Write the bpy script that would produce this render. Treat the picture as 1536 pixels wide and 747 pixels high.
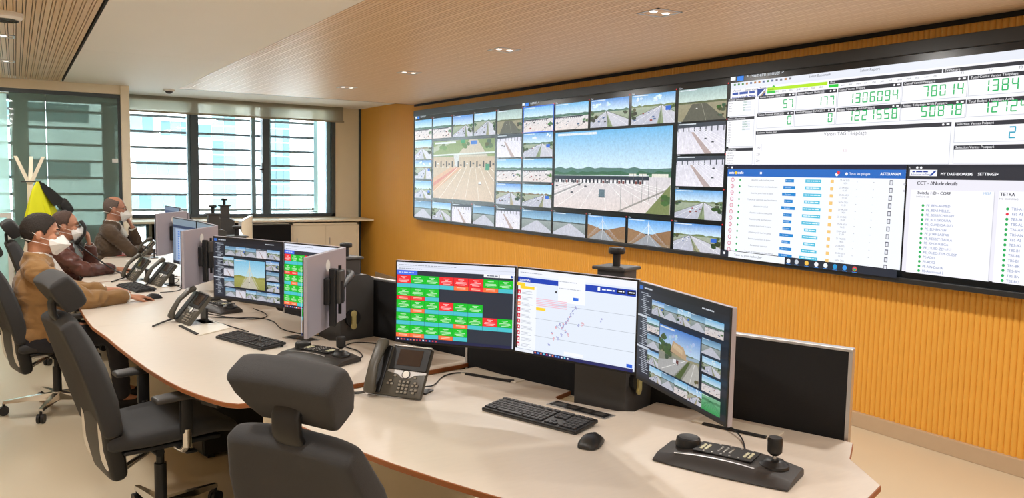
import bpy, bmesh, math, random
from mathutils import Vector, Matrix

# ------------------------------------------------------------------ camera, world, sun, exposure
SC = bpy.context.scene
COL = SC.collection
for o in list(bpy.data.objects):
    bpy.data.objects.remove(o)
cam_data = bpy.data.cameras.new('camera')
cam_data.sensor_fit = 'HORIZONTAL'
cam_data.sensor_width = 36.0
cam_data.lens = 28.34
cam_data.clip_start = 0.05
cam_data.clip_end = 500
cam = bpy.data.objects.new('camera', cam_data)
COL.objects.link(cam)
cam.matrix_world = Matrix(((0.85232, 0.03104, -0.52210, 0.0),
                           (-0.52269, 0.08649, -0.84813, 0.0),
                           (0.01883, 0.99577, 0.08995, 1.65),
                           (0, 0, 0, 1)))
SC.camera = cam
vs = SC.view_settings
vs.view_transform = 'Standard'
vs.look = 'None'
vs.exposure = 0.15
vs.gamma = 1.0
vs.use_curve_mapping = False

world = bpy.data.worlds.new('world')
SC.world = world
world.use_nodes = True
bg = world.node_tree.nodes['Background']
bg.inputs[0].default_value = (0.86, 0.94, 1.0, 1)
bg.inputs[1].default_value = 19.0
sun_d = bpy.data.lights.new('sun', 'SUN')
sun_d.energy = 4.0
sun_d.angle = 0.03
sun_d.color = (1.0, 0.96, 0.9)
sun = bpy.data.objects.new('sun', sun_d)
COL.objects.link(sun)
sun.rotation_euler = (math.radians(48), 0, math.radians(-18))   # shines towards +Y: onto the houses opposite
LAMP_W = 22.0          # each recessed ceiling lamp
LAMP_COL = (1.0, 0.972, 0.93)

# ------------------------------------------------------------------ helpers
def lin(c):
    def f(v):
        v = v / 255.0
        return v / 12.92 if v <= 0.04045 else ((v + 0.055) / 1.055) ** 2.4
    return tuple(f(v) for v in c[:3])

def tag(o, label=None, cat=None, group=None, kind=None):
    if label: o['label'] = label
    if cat: o['category'] = cat
    if group: o['group'] = group
    if kind: o['kind'] = kind
    return o

MATS = {}
def mat(name, rgb, rough=0.5, metal=0.0, var=0.06, vscale=8.0, bump=0.0, bscale=60.0, spec=0.5, stretch=None, sheen=0.0, alpha=1.0, coat=0.0):
    if name in MATS: return MATS[name]
    m = bpy.data.materials.new(name); m.use_nodes = True
    nt = m.node_tree; b = nt.nodes['Principled BSDF']
    b.inputs['Roughness'].default_value = rough
    b.inputs['Metallic'].default_value = metal
    b.inputs['Specular IOR Level'].default_value = spec
    if sheen: b.inputs['Sheen Weight'].default_value = sheen
    if coat: b.inputs['Coat Weight'].default_value = coat
    if alpha < 1: b.inputs['Alpha'].default_value = alpha
    c = lin(rgb)
    tc = nt.nodes.new('ShaderNodeTexCoord')
    mp = nt.nodes.new('ShaderNodeMapping')
    nt.links.new(tc.outputs['Object'], mp.inputs[0])
    if stretch: mp.inputs['Scale'].default_value = stretch
    nz = nt.nodes.new('ShaderNodeTexNoise')
    nz.inputs['Scale'].default_value = vscale
    nz.inputs['Detail'].default_value = 4
    nt.links.new(mp.outputs[0], nz.inputs['Vector'])
    mx = nt.nodes.new('ShaderNodeMix'); mx.data_type = 'RGBA'
    mx.inputs[6].default_value = (*[v * (1 - var) for v in c], 1)
    mx.inputs[7].default_value = (*[min(1, v * (1 + var)) for v in c], 1)
    nt.links.new(nz.outputs['Fac'], mx.inputs[0])
    nt.links.new(mx.outputs[2], b.inputs['Base Color'])
    if bump:
        n2 = nt.nodes.new('ShaderNodeTexNoise'); n2.inputs['Scale'].default_value = bscale
        n2.inputs['Detail'].default_value = 3
        nt.links.new(mp.outputs[0], n2.inputs['Vector'])
        bp = nt.nodes.new('ShaderNodeBump'); bp.inputs['Strength'].default_value = bump
        bp.inputs['Distance'].default_value = 0.01
        nt.links.new(n2.outputs['Fac'], bp.inputs['Height'])
        nt.links.new(bp.outputs[0], b.inputs['Normal'])
    MATS[name] = m
    return m

def glass_mat(name, tint, refl_rough=0.02, ior=1.5, haze=0.0, haze_col=(200, 220, 210)):
    if name in MATS: return MATS[name]
    m = bpy.data.materials.new(name); m.use_nodes = True
    nt = m.node_tree; nt.nodes.clear()
    out = nt.nodes.new('ShaderNodeOutputMaterial')
    tr = nt.nodes.new('ShaderNodeBsdfTransparent'); tr.inputs[0].default_value = (*tint, 1)
    gl = nt.nodes.new('ShaderNodeBsdfGlossy'); gl.inputs['Roughness'].default_value = refl_rough
    fr = nt.nodes.new('ShaderNodeFresnel'); fr.inputs[0].default_value = ior
    mx = nt.nodes.new('ShaderNodeMixShader')
    nt.links.new(fr.outputs[0], mx.inputs[0]); nt.links.new(tr.outputs[0], mx.inputs[1]); nt.links.new(gl.outputs[0], mx.inputs[2])
    last = mx
    if haze:
        df = nt.nodes.new('ShaderNodeBsdfTranslucent'); df.inputs[0].default_value = (*lin(haze_col), 1)
        d2 = nt.nodes.new('ShaderNodeBsdfDiffuse'); d2.inputs[0].default_value = (*lin(haze_col), 1)
        m0 = nt.nodes.new('ShaderNodeMixShader'); m0.inputs[0].default_value = 0.5
        nt.links.new(df.outputs[0], m0.inputs[1]); nt.links.new(d2.outputs[0], m0.inputs[2])
        m2 = nt.nodes.new('ShaderNodeMixShader'); m2.inputs[0].default_value = haze
        nt.links.new(mx.outputs[0], m2.inputs[1]); nt.links.new(m0.outputs[0], m2.inputs[2]); last = m2
    nt.links.new(last.outputs[0], out.inputs[0])
    MATS[name] = m
    return m

def screen_mat(name, strength=1.0, grain=0.0, gscale=400.0):
    """lit display: the colours of its picture are carried by the mesh, it gives off light"""
    if name in MATS: return MATS[name]
    m = bpy.data.materials.new(name); m.use_nodes = True
    nt = m.node_tree; b = nt.nodes['Principled BSDF']
    b.inputs['Base Color'].default_value = (0.01, 0.01, 0.012, 1)
    b.inputs['Roughness'].default_value = 0.35
    b.inputs['Specular IOR Level'].default_value = 0.25
    at = nt.nodes.new('ShaderNodeAttribute'); at.attribute_name = 'Col'
    src = at.outputs['Color']
    if grain:
        tc = nt.nodes.new('ShaderNodeTexCoord')
        nz = nt.nodes.new('ShaderNodeTexNoise'); nz.inputs['Scale'].default_value = gscale; nz.inputs['Detail'].default_value = 5
        nz.inputs['Roughness'].default_value = 0.75
        nt.links.new(tc.outputs['Object'], nz.inputs['Vector'])
        mr = nt.nodes.new('ShaderNodeMapRange'); mr.inputs[1].default_value = 0.3; mr.inputs[2].default_value = 0.7
        mr.inputs[3].default_value = 1 - grain; mr.inputs[4].default_value = 1 + grain
        nt.links.new(nz.outputs['Fac'], mr.inputs[0])
        vm = nt.nodes.new('ShaderNodeVectorMath'); vm.operation = 'SCALE'
        nt.links.new(src, vm.inputs[0]); nt.links.new(mr.outputs[0], vm.inputs['Scale'])
        src = vm.outputs[0]
    nt.links.new(src, b.inputs['Emission Color'])
    b.inputs['Emission Strength'].default_value = strength
    m.cycles.emission_sampling = 'NONE'
    MATS[name] = m
    return m

def catmull(pts, n=6):
    pts = [Vector(p) for p in pts]
    if len(pts) < 3: return pts
    P = [pts[0] * 2 - pts[1]] + pts + [pts[-1] * 2 - pts[-2]]
    out = []
    for i in range(1, len(P) - 2):
        a, b, c, d = P[i - 1:i + 3]
        for k in range(n):
            t = k / n
            out.append(0.5 * ((2 * b) + (c - a) * t + (2 * a - 5 * b + 4 * c - d) * t * t + (3 * b - a - 3 * c + d) * t ** 3))
    out.append(pts[-1])
    return out

def frame_of(d):
    d = d.normalized()
    a = Vector((0, 0, 1)) if abs(d.z) < 0.95 else Vector((1, 0, 0))
    x = a.cross(d).normalized(); y = d.cross(x)
    return x, y

class MB:
    def __init__(s):
        s.v = []; s.f = []; s.m = []
    def add(s, vs_, fs, mi=0, M=None):
        b = len(s.v)
        for p in vs_:
            p = Vector(p)
            s.v.append(M @ p if M else p)
        for f in fs:
            s.f.append([b + i for i in f]); s.m.append(mi)
        return s
    def box(s, c, d, mi=0, rz=0.0, M=None, bev=0.0, seg=2):
        c = Vector(c); hx, hy, hz = d[0] / 2, d[1] / 2, d[2] / 2
        T = Matrix.Translation(c) @ Matrix.Rotation(rz, 4, 'Z')
        if M: T = M @ T
        if bev > 0:
            bm = bmesh.new(); bmesh.ops.create_cube(bm, size=1)
            bmesh.ops.scale(bm, vec=d, verts=bm.verts)
            bmesh.ops.bevel(bm, geom=list(bm.edges), offset=min(bev, min(d) * 0.49), segments=seg, affect='EDGES', profile=0.5)
            bm.verts.index_update()
            s.add([v.co.copy() for v in bm.verts], [[v.index for v in f.verts] for f in bm.faces], mi, T)
            bm.free(); return s
        vs_ = [(x, y, z) for z in (-hz, hz) for y in (-hy, hy) for x in (-hx, hx)]
        return s.add(vs_, [(0, 2, 3, 1), (4, 5, 7, 6), (0, 1, 5, 4), (2, 6, 7, 3), (0, 4, 6, 2), (1, 3, 7, 5)], mi, T)
    def bx(s, x0, x1, y0, y1, z0, z1, mi=0, bev=0.0):
        return s.box(((x0 + x1) / 2, (y0 + y1) / 2, (z0 + z1) / 2), (abs(x1 - x0), abs(y1 - y0), abs(z1 - z0)), mi, bev=bev)
    def loft(s, rings, mi=0, cap=True, closed=True):
        n = len(rings[0]); b = len(s.v)
        for r in rings: s.v += [Vector(p) for p in r]
        for i in range(len(rings) - 1):
            for k in range(n if closed else n - 1):
                a = b + i * n + k; c = b + i * n + (k + 1) % n
                s.f.append([a, c, c + n, a + n]); s.m.append(mi)
        if cap:
            s.f.append([b + k for k in range(n)][::-1]); s.m.append(mi)
            s.f.append([b + (len(rings) - 1) * n + k for k in range(n)]); s.m.append(mi)
        return s
    def cyl(s, p0, p1, r0, r1=None, n=14, mi=0):
        p0 = Vector(p0); p1 = Vector(p1); r1 = r0 if r1 is None else r1
        x, y = frame_of(p1 - p0)
        ring = lambda p, r: [p + (x * math.cos(2 * math.pi * k / n) + y * math.sin(2 * math.pi * k / n)) * r for k in range(n)]
        return s.loft([ring(p0, r0), ring(p1, r1)], mi)
    def tube(s, pts, r, n=8, sm=5, mi=0, r1=None):
        P = catmull(pts, sm) if sm > 1 else [Vector(p) for p in pts]
        rings = []; up = None
        for i, p in enumerate(P):
            t = (P[min(i + 1, len(P) - 1)] - P[max(i - 1, 0)]).normalized()
            if up is None: x, y = frame_of(t)
            else:
                x = up.cross(t)
                x = x.normalized() if x.length > 1e-5 else frame_of(t)[0]
                y = t.cross(x)
            up = y
            rr = r if r1 is None else r + (r1 - r) * i / (len(P) - 1)
            rings.append([p + (x * math.cos(2 * math.pi * k / n) + y * math.sin(2 * math.pi * k / n)) * rr for k in range(n)])
        return s.loft(rings, mi)
    def prism(s, poly, z0, z1, mi=0, M=None):
        n = len(poly)
        area = sum(poly[i][0] * poly[(i + 1) % n][1] - poly[(i + 1) % n][0] * poly[i][1] for i in range(n))
        if area < 0: poly = poly[::-1]
        vs_ = [(p[0], p[1], z0) for p in poly] + [(p[0], p[1], z1) for p in poly]
        fs = [list(range(n))[::-1], list(range(n, 2 * n))] + [[i, (i + 1) % n, n + (i + 1) % n, n + i] for i in range(n)]
        return s.add(vs_, fs, mi, M)
    def lathe(s, prof, n=20, M=None, mi=0):
        b = []
        for r, z in prof:
            b.append([Vector((r * math.cos(2 * math.pi * k / n), r * math.sin(2 * math.pi * k / n), z)) for k in range(n)])
        if M: b = [[M @ p for p in r] for r in b]
        return s.loft(b, mi)
    def ell(s, c, r, M=None, nu=16, nv=10, mi=0):
        c = Vector(c); rings = []
        for j in range(1, nv):
            th = math.pi * j / nv - math.pi / 2
            rings.append([Vector((r[0] * math.cos(th) * math.cos(2 * math.pi * k / nu), r[1] * math.cos(th) * math.sin(2 * math.pi * k / nu), r[2] * math.sin(th))) for k in range(nu)])
        M3 = M if M else Matrix.Identity(3)
        rings = [[c + M3 @ p for p in r_] for r_ in rings]
        b = len(s.v)
        s.loft(rings, mi, cap=False)
        top = len(s.v); s.v += [c + M3 @ Vector((0, 0, -r[2])), c + M3 @ Vector((0, 0, r[2]))]
        for k in range(nu):
            s.f.append([b + (k + 1) % nu, b + k, top]); s.m.append(mi)
            e = b + (nv - 2) * nu
            s.f.append([e + k, e + (k + 1) % nu, top + 1]); s.m.append(mi)
        return s
    def cap(s, p0, p1, r0, r1=None, n=12):
        """tapered capsule"""
        p0 = Vector(p0); p1 = Vector(p1); r1 = r0 if r1 is None else r1
        d = (p1 - p0); x, y = frame_of(d); d = d.normalized()
        rings = []
        for (p, r, sg) in ((p0, r0, -1), (p1, r1, 1)):
            angs = [80, 55, 28, 0] if sg < 0 else [0, 28, 55, 80]
            for a in angs:
                a = math.radians(a)
                rings.append([p + d * (sg * r * math.sin(a)) + (x * math.cos(2 * math.pi * k / n) + y * math.sin(2 * math.pi * k / n)) * r * math.cos(a) for k in range(n)])
        return s.loft(rings)
    def pad(s, path, hw, ht, wdir=(0, 1, 0), exp=3.5, n=40, bend=None, mi=0, endr=0.9):
        """upholstered pad: sections along a path, half-widths, half-thicknesses; bend = dish depth per section"""
        P = [Vector(p) for p in path]; w = Vector(wdir).normalized(); rings = []
        N = len(P)
        def ring(i, k_w, k_t, shift):
            t = (P[min(i + 1, N - 1)] - P[max(i - 1, 0)]).normalized()
            nn = t.cross(w).normalized()
            out = []
            for k in range(n):
                a = 2 * math.pi * k / n
                ca, sa = math.cos(a), math.sin(a)
                u = math.copysign(abs(ca) ** (2 / exp), ca) * hw[i] * k_w
                q = math.copysign(abs(sa) ** (2 / exp), sa) * ht[i] * k_t
                bd = (bend[i] if bend else 0) * (u / max(hw)) ** 2
                out.append(P[i] + w * u + nn * (q + bd) + t * shift)
            return out
        e0 = ht[0] * endr; e1 = ht[-1] * endr
        for k, sc in ((1.0, 0.25), (0.93, 0.55), (0.7, 0.8), (0.38, 0.94)):
            rings.append(ring(0, 1 - (1 - sc) * e0 / hw[0], sc, -e0 * k))
        for i in range(N): rings.append(ring(i, 1, 1, 0))
        for k, sc in ((0.38, 0.94), (0.7, 0.8), (0.93, 0.55), (1.0, 0.25)):
            rings.append(ring(N - 1, 1 - (1 - sc) * e1 / hw[-1], sc, e1 * k))
        return s.loft(rings, mi)
    def mesh(s, name, mats, smooth=None):
        me = bpy.data.meshes.new(name)
        me.from_pydata(s.v, [], s.f)
        for m in (mats if isinstance(mats, (list, tuple)) else [mats]): me.materials.append(m)
        if any(s.m): me.polygons.foreach_set('material_index', s.m)
        bm = bmesh.new(); bm.from_mesh(me); bmesh.ops.recalc_face_normals(bm, faces=bm.faces); bm.to_mesh(me); bm.free()
        if smooth is not None:
            me.shade_smooth(); me.set_sharp_from_angle(angle=math.radians(smooth))
        me.update()
        return me
    def build(s, name, mats, parent=None, smooth=None, loc=None, rz=0.0):
        return obj(name, s.mesh(name, mats, smooth), parent, loc, rz)

def obj(name, me, parent=None, loc=None, rz=0.0):
    o = bpy.data.objects.new(name, me); COL.objects.link(o)
    if parent: o.parent = parent
    if loc: o.location = loc
    if rz: o.rotation_euler = (0, 0, rz)
    return o

def thing(name, label, cat, loc=(0, 0, 0), rz=0.0, group=None):
    o = bpy.data.objects.new(name, None); COL.objects.link(o)
    o.empty_display_size = 0.1
    o.location = loc; o.rotation_euler = (0, 0, rz)
    return tag(o, label, cat, group)

def copy_tree(o, parent=None):
    c = o.copy(); COL.objects.link(c); c.parent = parent
    for ch in list(o.children): copy_tree(ch, c)
    return c

# ------------------------------------------------------------------ picture painter for lit displays and print
GLYPH = {}
_fc = bpy.data.curves.new('type', 'FONT'); _fc.resolution_u = 2
_fo = bpy.data.objects.new('type', _fc); COL.objects.link(_fo)
def glyph(ch):
    if ch not in GLYPH:
        def ev(t):
            _fc.body = t
            bpy.context.view_layer.update()
            dg = bpy.context.evaluated_depsgraph_get()
            me = bpy.data.meshes.new_from_object(_fo.evaluated_get(dg))
            v = [(q.co.x, q.co.y) for q in me.vertices]; f = [list(p.vertices) for p in me.polygons]
            bpy.data.meshes.remove(me)
            return v, f
        v, f = ev(ch + '.')
        v0, f0 = ev('.')
        n = len(v0)
        lo0 = min(p[0] for p in v0)
        lo = min(p[0] for p in v[:n])
        adv = lo - lo0
        GLYPH[ch] = (v[n:], [[i - n for i in q] for q in f if min(q) >= n], adv)
    return GLYPH[ch]

SEG7 = {'0': 'abcdef', '1': 'bc', '2': 'abged', '3': 'abgcd', '4': 'fgbc', '5': 'afgcd', '6': 'afgedc', '7': 'abc', '8': 'abcdefg', '9': 'abcdfg'}

class Art:
    """flat picture in metres: x to the right, y up, on the plane O + x U + y V, layers stacked along N"""
    def __init__(s, O, U, V, N, eps=0.00006):
        s.O = Vector(O); s.U = Vector(U); s.V = Vector(V); s.N = Vector(N); s.eps = eps
        s.v = []; s.f = []; s.c = []; s.layer = 0; s.clip = None
    def poly(s, pts, col, cols=None, same=False):
        if not same: s.layer += 1
        P = [(p[0], p[1], *(lin(cols[i]) if cols else lin(col))) for i, p in enumerate(pts)]
        if s.clip:
            x0, y0, x1, y1 = s.clip
            for ax, lim, sg in ((0, x0, 1), (0, x1, -1), (1, y0, 1), (1, y1, -1)):
                Q = []
                for i in range(len(P)):
                    a, b = P[i], P[(i + 1) % len(P)]
                    da, db = (a[ax] - lim) * sg, (b[ax] - lim) * sg
                    if da >= 0: Q.append(a)
                    if (da >= 0) != (db >= 0):
                        t = da / (da - db); Q.append(tuple(a[k] + (b[k] - a[k]) * t for k in range(5)))
                P = Q
                if len(P) < 3: return
        b = len(s.v)
        for p in P:
            s.v.append(s.O + s.U * p[0] + s.V * p[1] + s.N * (s.layer * s.eps)); s.c.append(p[2:])
        s.f.append(list(range(b, b + len(P))))
    def rect(s, x0, y0, x1, y1, col, same=False):
        s.poly([(x0, y0), (x1, y0), (x1, y1), (x0, y1)], col, same=same)
    def grad(s, x0, y0, x1, y1, cb, ct):
        s.poly([(x0, y0), (x1, y0), (x1, y1), (x0, y1)], None, [cb, cb, ct, ct])
    def line(s, a, b, w, col, same=False):
        d = Vector((b[0] - a[0], b[1] - a[1])); 
        if d.length < 1e-9: return
        n = Vector((-d.y, d.x)).normalized() * w / 2
        s.poly([(a[0] - n.x, a[1] - n.y), (b[0] - n.x, b[1] - n.y), (b[0] + n.x, b[1] + n.y), (a[0] + n.x, a[1] + n.y)], col, same=same)
    def disc(s, x, y, r, col, n=14, same=False):
        s.poly([(x + r * math.cos(2 * math.pi * k / n), y + r * math.sin(2 * math.pi * k / n)) for k in range(n)], col, same=same)
    def text(s, t, x, y, hgt, col, sx=1.0, bold=0.0):
        k = hgt / 0.70; cx = x; first = True
        for ch in t:
            if ch == ' ': cx += 0.28 * k * sx; continue
            v, f, adv = glyph(ch)
            for fc in f:
                s.poly([(cx + v[i][0] * k * sx, y + v[i][1] * k) for i in fc], col, same=not first); first = False
                if bold:
                    s.poly([(cx + bold + v[i][0] * k * sx, y + v[i][1] * k) for i in fc], col, same=False)
            cx += adv * k * sx
        return cx
    def dashes(s, x, y, w, hgt, col, r):
        """illegibly small print: word-long strokes"""
        cx = x; first = True
        while cx < x + w:
            l = r.uniform(1.5, 5) * hgt
            s.rect(cx, y, min(cx + l, x + w), y + hgt, col, same=not first); first = False
            cx += l + hgt * 0.7
    def digits(s, t, xr, y, hgt, col, gap=None):
        """seven-segment figures, right-aligned at xr"""
        w = hgt * 0.56; th = hgt * 0.11; pitch = w + hgt * (0.24 if gap is None else gap)
        x = xr - pitch * len(t) + (pitch - w)
        for ch in t:
            X0, X1, Y0, Y1 = x, x + w, y, y + hgt; ym = y + hgt / 2; g = th * 0.35
            segs = {'a': (X0 + g, Y1 - th, X1 - g, Y1), 'd': (X0 + g, Y0, X1 - g, Y0 + th), 'g': (X0 + g, ym - th / 2, X1 - g, ym + th / 2),
                    'f': (X0, ym + g, X0 + th, Y1 - g), 'b': (X1 - th, ym + g, X1, Y1 - g), 'e': (X0, Y0 + g, X0 + th, ym - g), 'c': (X1 - th, Y0 + g, X1, ym - g)}
            for q in SEG7[ch]: s.rect(*segs[q], col)
            x += pitch
    def build(s, name, m, parent=None):
        me = bpy.data.meshes.new(name); me.from_pydata(s.v, [], s.f)
        ca = me.color_attributes.new('Col', 'FLOAT_COLOR', 'POINT')
        flat = []
        for c in s.c: flat += [c[0], c[1], c[2], 1.0]
        ca.data.foreach_set('color', flat)
        me.materials.append(m); me.update()
        return obj(name, me, parent)

# ------------------------------------------------------------------ materials
m_floor = mat('floor_resin', (206, 190, 162), 0.38, var=0.05, vscale=1.5)
m_yellow = mat('yellow_rib', (226, 164, 62), 0.55, var=0.04, vscale=3)
m_cream = mat('cream_paint', (238, 226, 202), 0.6, var=0.03)
m_white = mat('white_paint', (240, 236, 228), 0.7, var=0.015, vscale=2)
m_wood = mat('light_oak_slat', (220, 184, 138), 0.42, var=0.16, vscale=6, stretch=(30, 0.6, 30))
m_woodr = mat('oak_slat', (232, 200, 166), 0.44, var=0.14, vscale=6, stretch=(30, 0.6, 30))
m_dark = mat('dark_void', (26, 22, 18), 0.8)
m_kick = mat('taupe_skirting', (186, 160, 130), 0.5)
m_blade = mat('grey_louver', (60, 66, 70), 0.5)
m_frame = mat('anthracite_frame', (72, 82, 88), 0.45, metal=0.2)
m_sash = mat('grey_sash', (122, 150, 160), 0.45, metal=0.2)
m_top = mat('maple_laminate', (217, 205, 190), 0.4, var=0.05, vscale=5, stretch=(3, 14, 3))
m_edge = mat('brown_ply_edge', (150, 88, 44), 0.55, var=0.15, vscale=30)
m_black = mat('black_plastic', (22, 22, 23), 0.45)
m_blackmat = mat('black_fabric_panel', (22, 22, 24), 0.85, bump=0.2, bscale=300)
m_grey = mat('graphite_plastic', (62, 60, 58), 0.5)
m_lift = mat('charcoal_coated_steel', (66, 65, 64), 0.45, metal=0.1, bump=0.05, bscale=200)
m_alu = mat('brushed_aluminium', (205, 205, 205), 0.35, metal=0.8)
m_chrome = mat('polished_chrome', (225, 225, 225), 0.12, metal=1.0, var=0.0)
m_fabric = mat('charcoal_fabric', (52, 51, 51), 0.9, var=0.08, vscale=40, bump=0.25, bscale=500, sheen=0.08)
m_silver = mat('silver_plastic', (176, 172, 184), 0.42, metal=0.25, var=0.02)
m_phone = mat('phone_charcoal', (80, 76, 67), 0.4)
m_key = mat('phone_key', (140, 132, 118), 0.4)
m_paper = mat('paper', (240, 238, 232), 0.8, var=0.02)
m_red = mat('red_folder', (228, 84, 70), 0.6)
m_pale = mat('pale_button', (226, 222, 190), 0.5)
m_brass = mat('pale_brass', (206, 192, 130), 0.35, metal=0.4)
S_wall = screen_mat('video_wall_light', 1.06, grain=0.17, gscale=45)
S_flat = screen_mat('desktop_light', 1.0)
S_mon = screen_mat('monitor_light', 0.85, grain=0.1, gscale=150)

# ------------------------------------------------------------------ the room
def struct(name, mb, m, parent=None, smooth=None):
    o = mb.build(name, m, parent, smooth)
    o['kind'] = 'structure'
    return o
WX, WY = 4.845, 12.65            # face of the yellow wall, face of the window wall
X0, Y0 = -3.6, -3.2              # far sides of the room behind and beside the camera
ZC = 2.63
struct('floor', MB().bx(X0 - .2, WX + .2, Y0 - .2, WY + .2, -0.2, 0), m_floor)
struct('wall_left', MB().bx(X0 - .2, X0, Y0, WY + .2, 0, 2.9), m_cream)
struct('wall_front', MB().bx(X0, WX + .2, Y0 - .2, Y0, 0, 2.9), m_cream)
# ribbed yellow wall
mb = MB(); pitch = 0.036; nr = int((WY - Y0) / pitch); prof = []
for i in range(nr):
    y = Y0 + i * pitch
    for t, d in ((0.0, 0.0), (0.1, -0.005), (0.3, -0.0105), (0.5, -0.0122), (0.7, -0.0105), (0.9, -0.005)):
        prof.append((WX + d, y + t * pitch))
prof.append((WX, WY))
mb.loft([[Vector((x, y, 0.0)) for x, y in prof], [Vector((x, y, 2.9)) for x, y in prof]], cap=False, closed=False)
mb.bx(WX + 0.002, WX + 0.2, Y0, WY + .2, 0, 2.9)
wr = struct('wall_right', mb, m_yellow, smooth=50)
struct('baseboard_right', MB().bx(WX - 0.035, WX - 0.001, Y0, 11.95, 0, 0.1, bev=0.003), m_kick)
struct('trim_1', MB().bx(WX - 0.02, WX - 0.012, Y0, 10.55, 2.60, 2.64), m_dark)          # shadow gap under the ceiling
struct('trim_2', MB().bx(4.80, WX - 0.012, WY - 0.03, WY - 0.002, 0, 2.69), m_frame)     # dark corner bead by the window wall

# window wall, with openings
mb = MB()
mb.bx(4.40, WX, WY, WY + .2, 0, 2.9); mb.bx(1.11, 1.2, WY, WY + .2, 0, 2.9)
mb.bx(1.2, 4.40, WY, WY + .2, 2.68, 2.9); mb.bx(1.62, 4.40, WY, WY + .2, 0, 0.95)
mb.bx(1.2, 1.62, WY, WY + .2, 0.88, 0.95); mb.bx(1.2, 1.62, WY, WY + .2, 0, 0.08)
mb.bx(X0, 1.11, WY, WY + .2, 2.6, 2.9); mb.bx(X0, 1.11, WY, WY + .2, 0, 0.75)
struct('wall_back', mb, m_cream)
m_pane = glass_mat('clear_glass', (0.93, 0.97, 0.97))
def pane_box(parent, x0, x1, z0, z1, y=WY + 0.06):
    return MB().bx(x0, x1, y, y + 0.008, z0, z1).build('pane', m_pane, parent)
w1 = struct('window_1', MB().bx(1.2, 1.26, WY - .02, WY + .12, .95, 2.68).bx(4.33, 4.40, WY - .03, WY + .12, .95, 2.68)
            .bx(1.2, 4.40, WY - .03, WY + .12, .95, 1.0).bx(1.2, 4.40, WY - .02, WY + .12, 2.645, 2.68), m_frame)
MB().bx(2.20, 2.315, WY - .03, WY + .12, 1.0, 2.645, bev=.004).build('mullion', m_frame, w1)
MB().bx(3.245, 3.345, WY - .03, WY + .12, 1.0, 2.645, bev=.004).build('mullion', m_frame, w1)
MB().bx(3.09, 3.15, WY + .01, WY + .1, 1.0, 2.645, bev=.004).build('sash_stile', m_sash, w1)
MB().bx(2.165, 2.2, WY + .0, WY + .1, 1.0, 2.645, bev=.004).build('sash_stile', m_sash, w1)
MB().bx(3.345, 3.375, WY + .0, WY + .1, 1.0, 2.645, bev=.004).build('sash_stile', m_sash, w1)
MB().bx(4.27, 4.33, WY + .01, WY + .1, 1.0, 2.645, bev=.004).build('sash_stile', m_sash, w1)
for a, b in ((1.26, 2.165), (2.315, 3.09), (3.15, 3.245), (3.375, 4.27)): pane_box(w1, a, b, 1.0, 2.645)
MB().box((3.235, WY - .05, 1.70), (.02, .04, .16), bev=.005).box((3.215, WY - .07, 1.68), (.07, .02, .025), bev=.005).build('window_handle', m_black, w1)
MB().box((4.02, WY - .03, 1.03), (.14, .05, .014), bev=.004).cyl((4.02, WY - .04, 1.03), (4.02, WY - .04, 1.1), .009).build('window_stay', m_black, w1)
w2 = struct('window_2', MB().bx(1.2, 1.24, WY, WY + .12, .08, .88).bx(1.58, 1.62, WY, WY + .12, .08, .88)
            .bx(1.2, 1.62, WY, WY + .12, .08, .12).bx(1.2, 1.62, WY, WY + .12, .84, .88), m_sash)
pane_box(w2, 1.24, 1.58, .12, .84)
w3 = struct('window_3', MB().bx(X0, 1.11, WY - .02, WY + .12, .75, .82).bx(X0, 1.11, WY - .02, WY + .12, 2.54, 2.6)
            .bx(1.05, 1.11, WY - .02, WY + .12, .82, 2.54).bx(-.6, -.5, WY - .02, WY + .12, .82, 2.54).bx(-2.2, -2.1, WY - .02, WY + .12, .82, 2.54), m_frame)
for a, b in ((-.5, 1.05), (-2.1, -.6), (X0, -2.2)): pane_box(w3, a, b, .82, 2.54)

# ceiling: slab, white panels, oak slats on both sides of them
cs = struct('ceiling', MB().bx(X0, WX + .2, Y0, WY + .2, 2.90, 3.05), m_dark)
for a, b in ((Y0, 1.32), (1.328, 4.497), (4.503, 7.677), (7.683, 10.85)):
    MB().bx(.498, 1.722, a, b, ZC, ZC + .02).build('ceiling_panel', m_white, cs)
MB().bx(1.722, WX, Y0, 10.58, ZC + .012, ZC + .045).build('backing_board', mat('brown_felt', (84, 60, 40), .8), cs)
MB().bx(X0, .485, Y0, 10.68, ZC + .03, ZC + .045).build('backing_board', m_dark, cs)
MB().bx(1.14, WX, 10.58, WY, 2.69, 2.71).bx(0.9, 1.722, 10.85, 10.9, ZC, 2.71).build('soffit', m_white, cs)
MB().bx(X0, 1.14, 10.72, WY, 2.66, 2.68).build('office_ceiling', m_white, cs)
MB().bx(1.722, WX - .02, 10.568, 10.58, ZC - .001, 2.70).bx(.485, .498, Y0, 10.68, ZC + .004, ZC + .03).build('shadow_joint', m_dark, cs)
LEN = 10.56 - Y0
wide = MB().bx(-.0145, .0145, Y0, 10.66, ZC, ZC + .022).mesh('slat', m_wood)
narrow = MB().bx(-.0062, .0062, Y0, 10.66, ZC, ZC + .022).mesh('slat', m_wood)
x = .47; k = 0
while x > X0 + .05:
    obj('slat', wide, cs, loc=(x - .0145, 0, 0)); x -= .029 + .0045
    obj('slat', narrow, cs, loc=(x - .0062, 0, 0)); x -= .0124 + .0045
mb = MB(); x = 1.728
while x < WX - .04:
    k += 1; w_ = .030 if k % 4 == 0 else .0175
    mb.bx(x, x + w_, Y0, 10.566, ZC, ZC + .02); x += w_ + .0055
tag(mb.build('slat_field', m_woodr, cs), kind='stuff')

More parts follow.
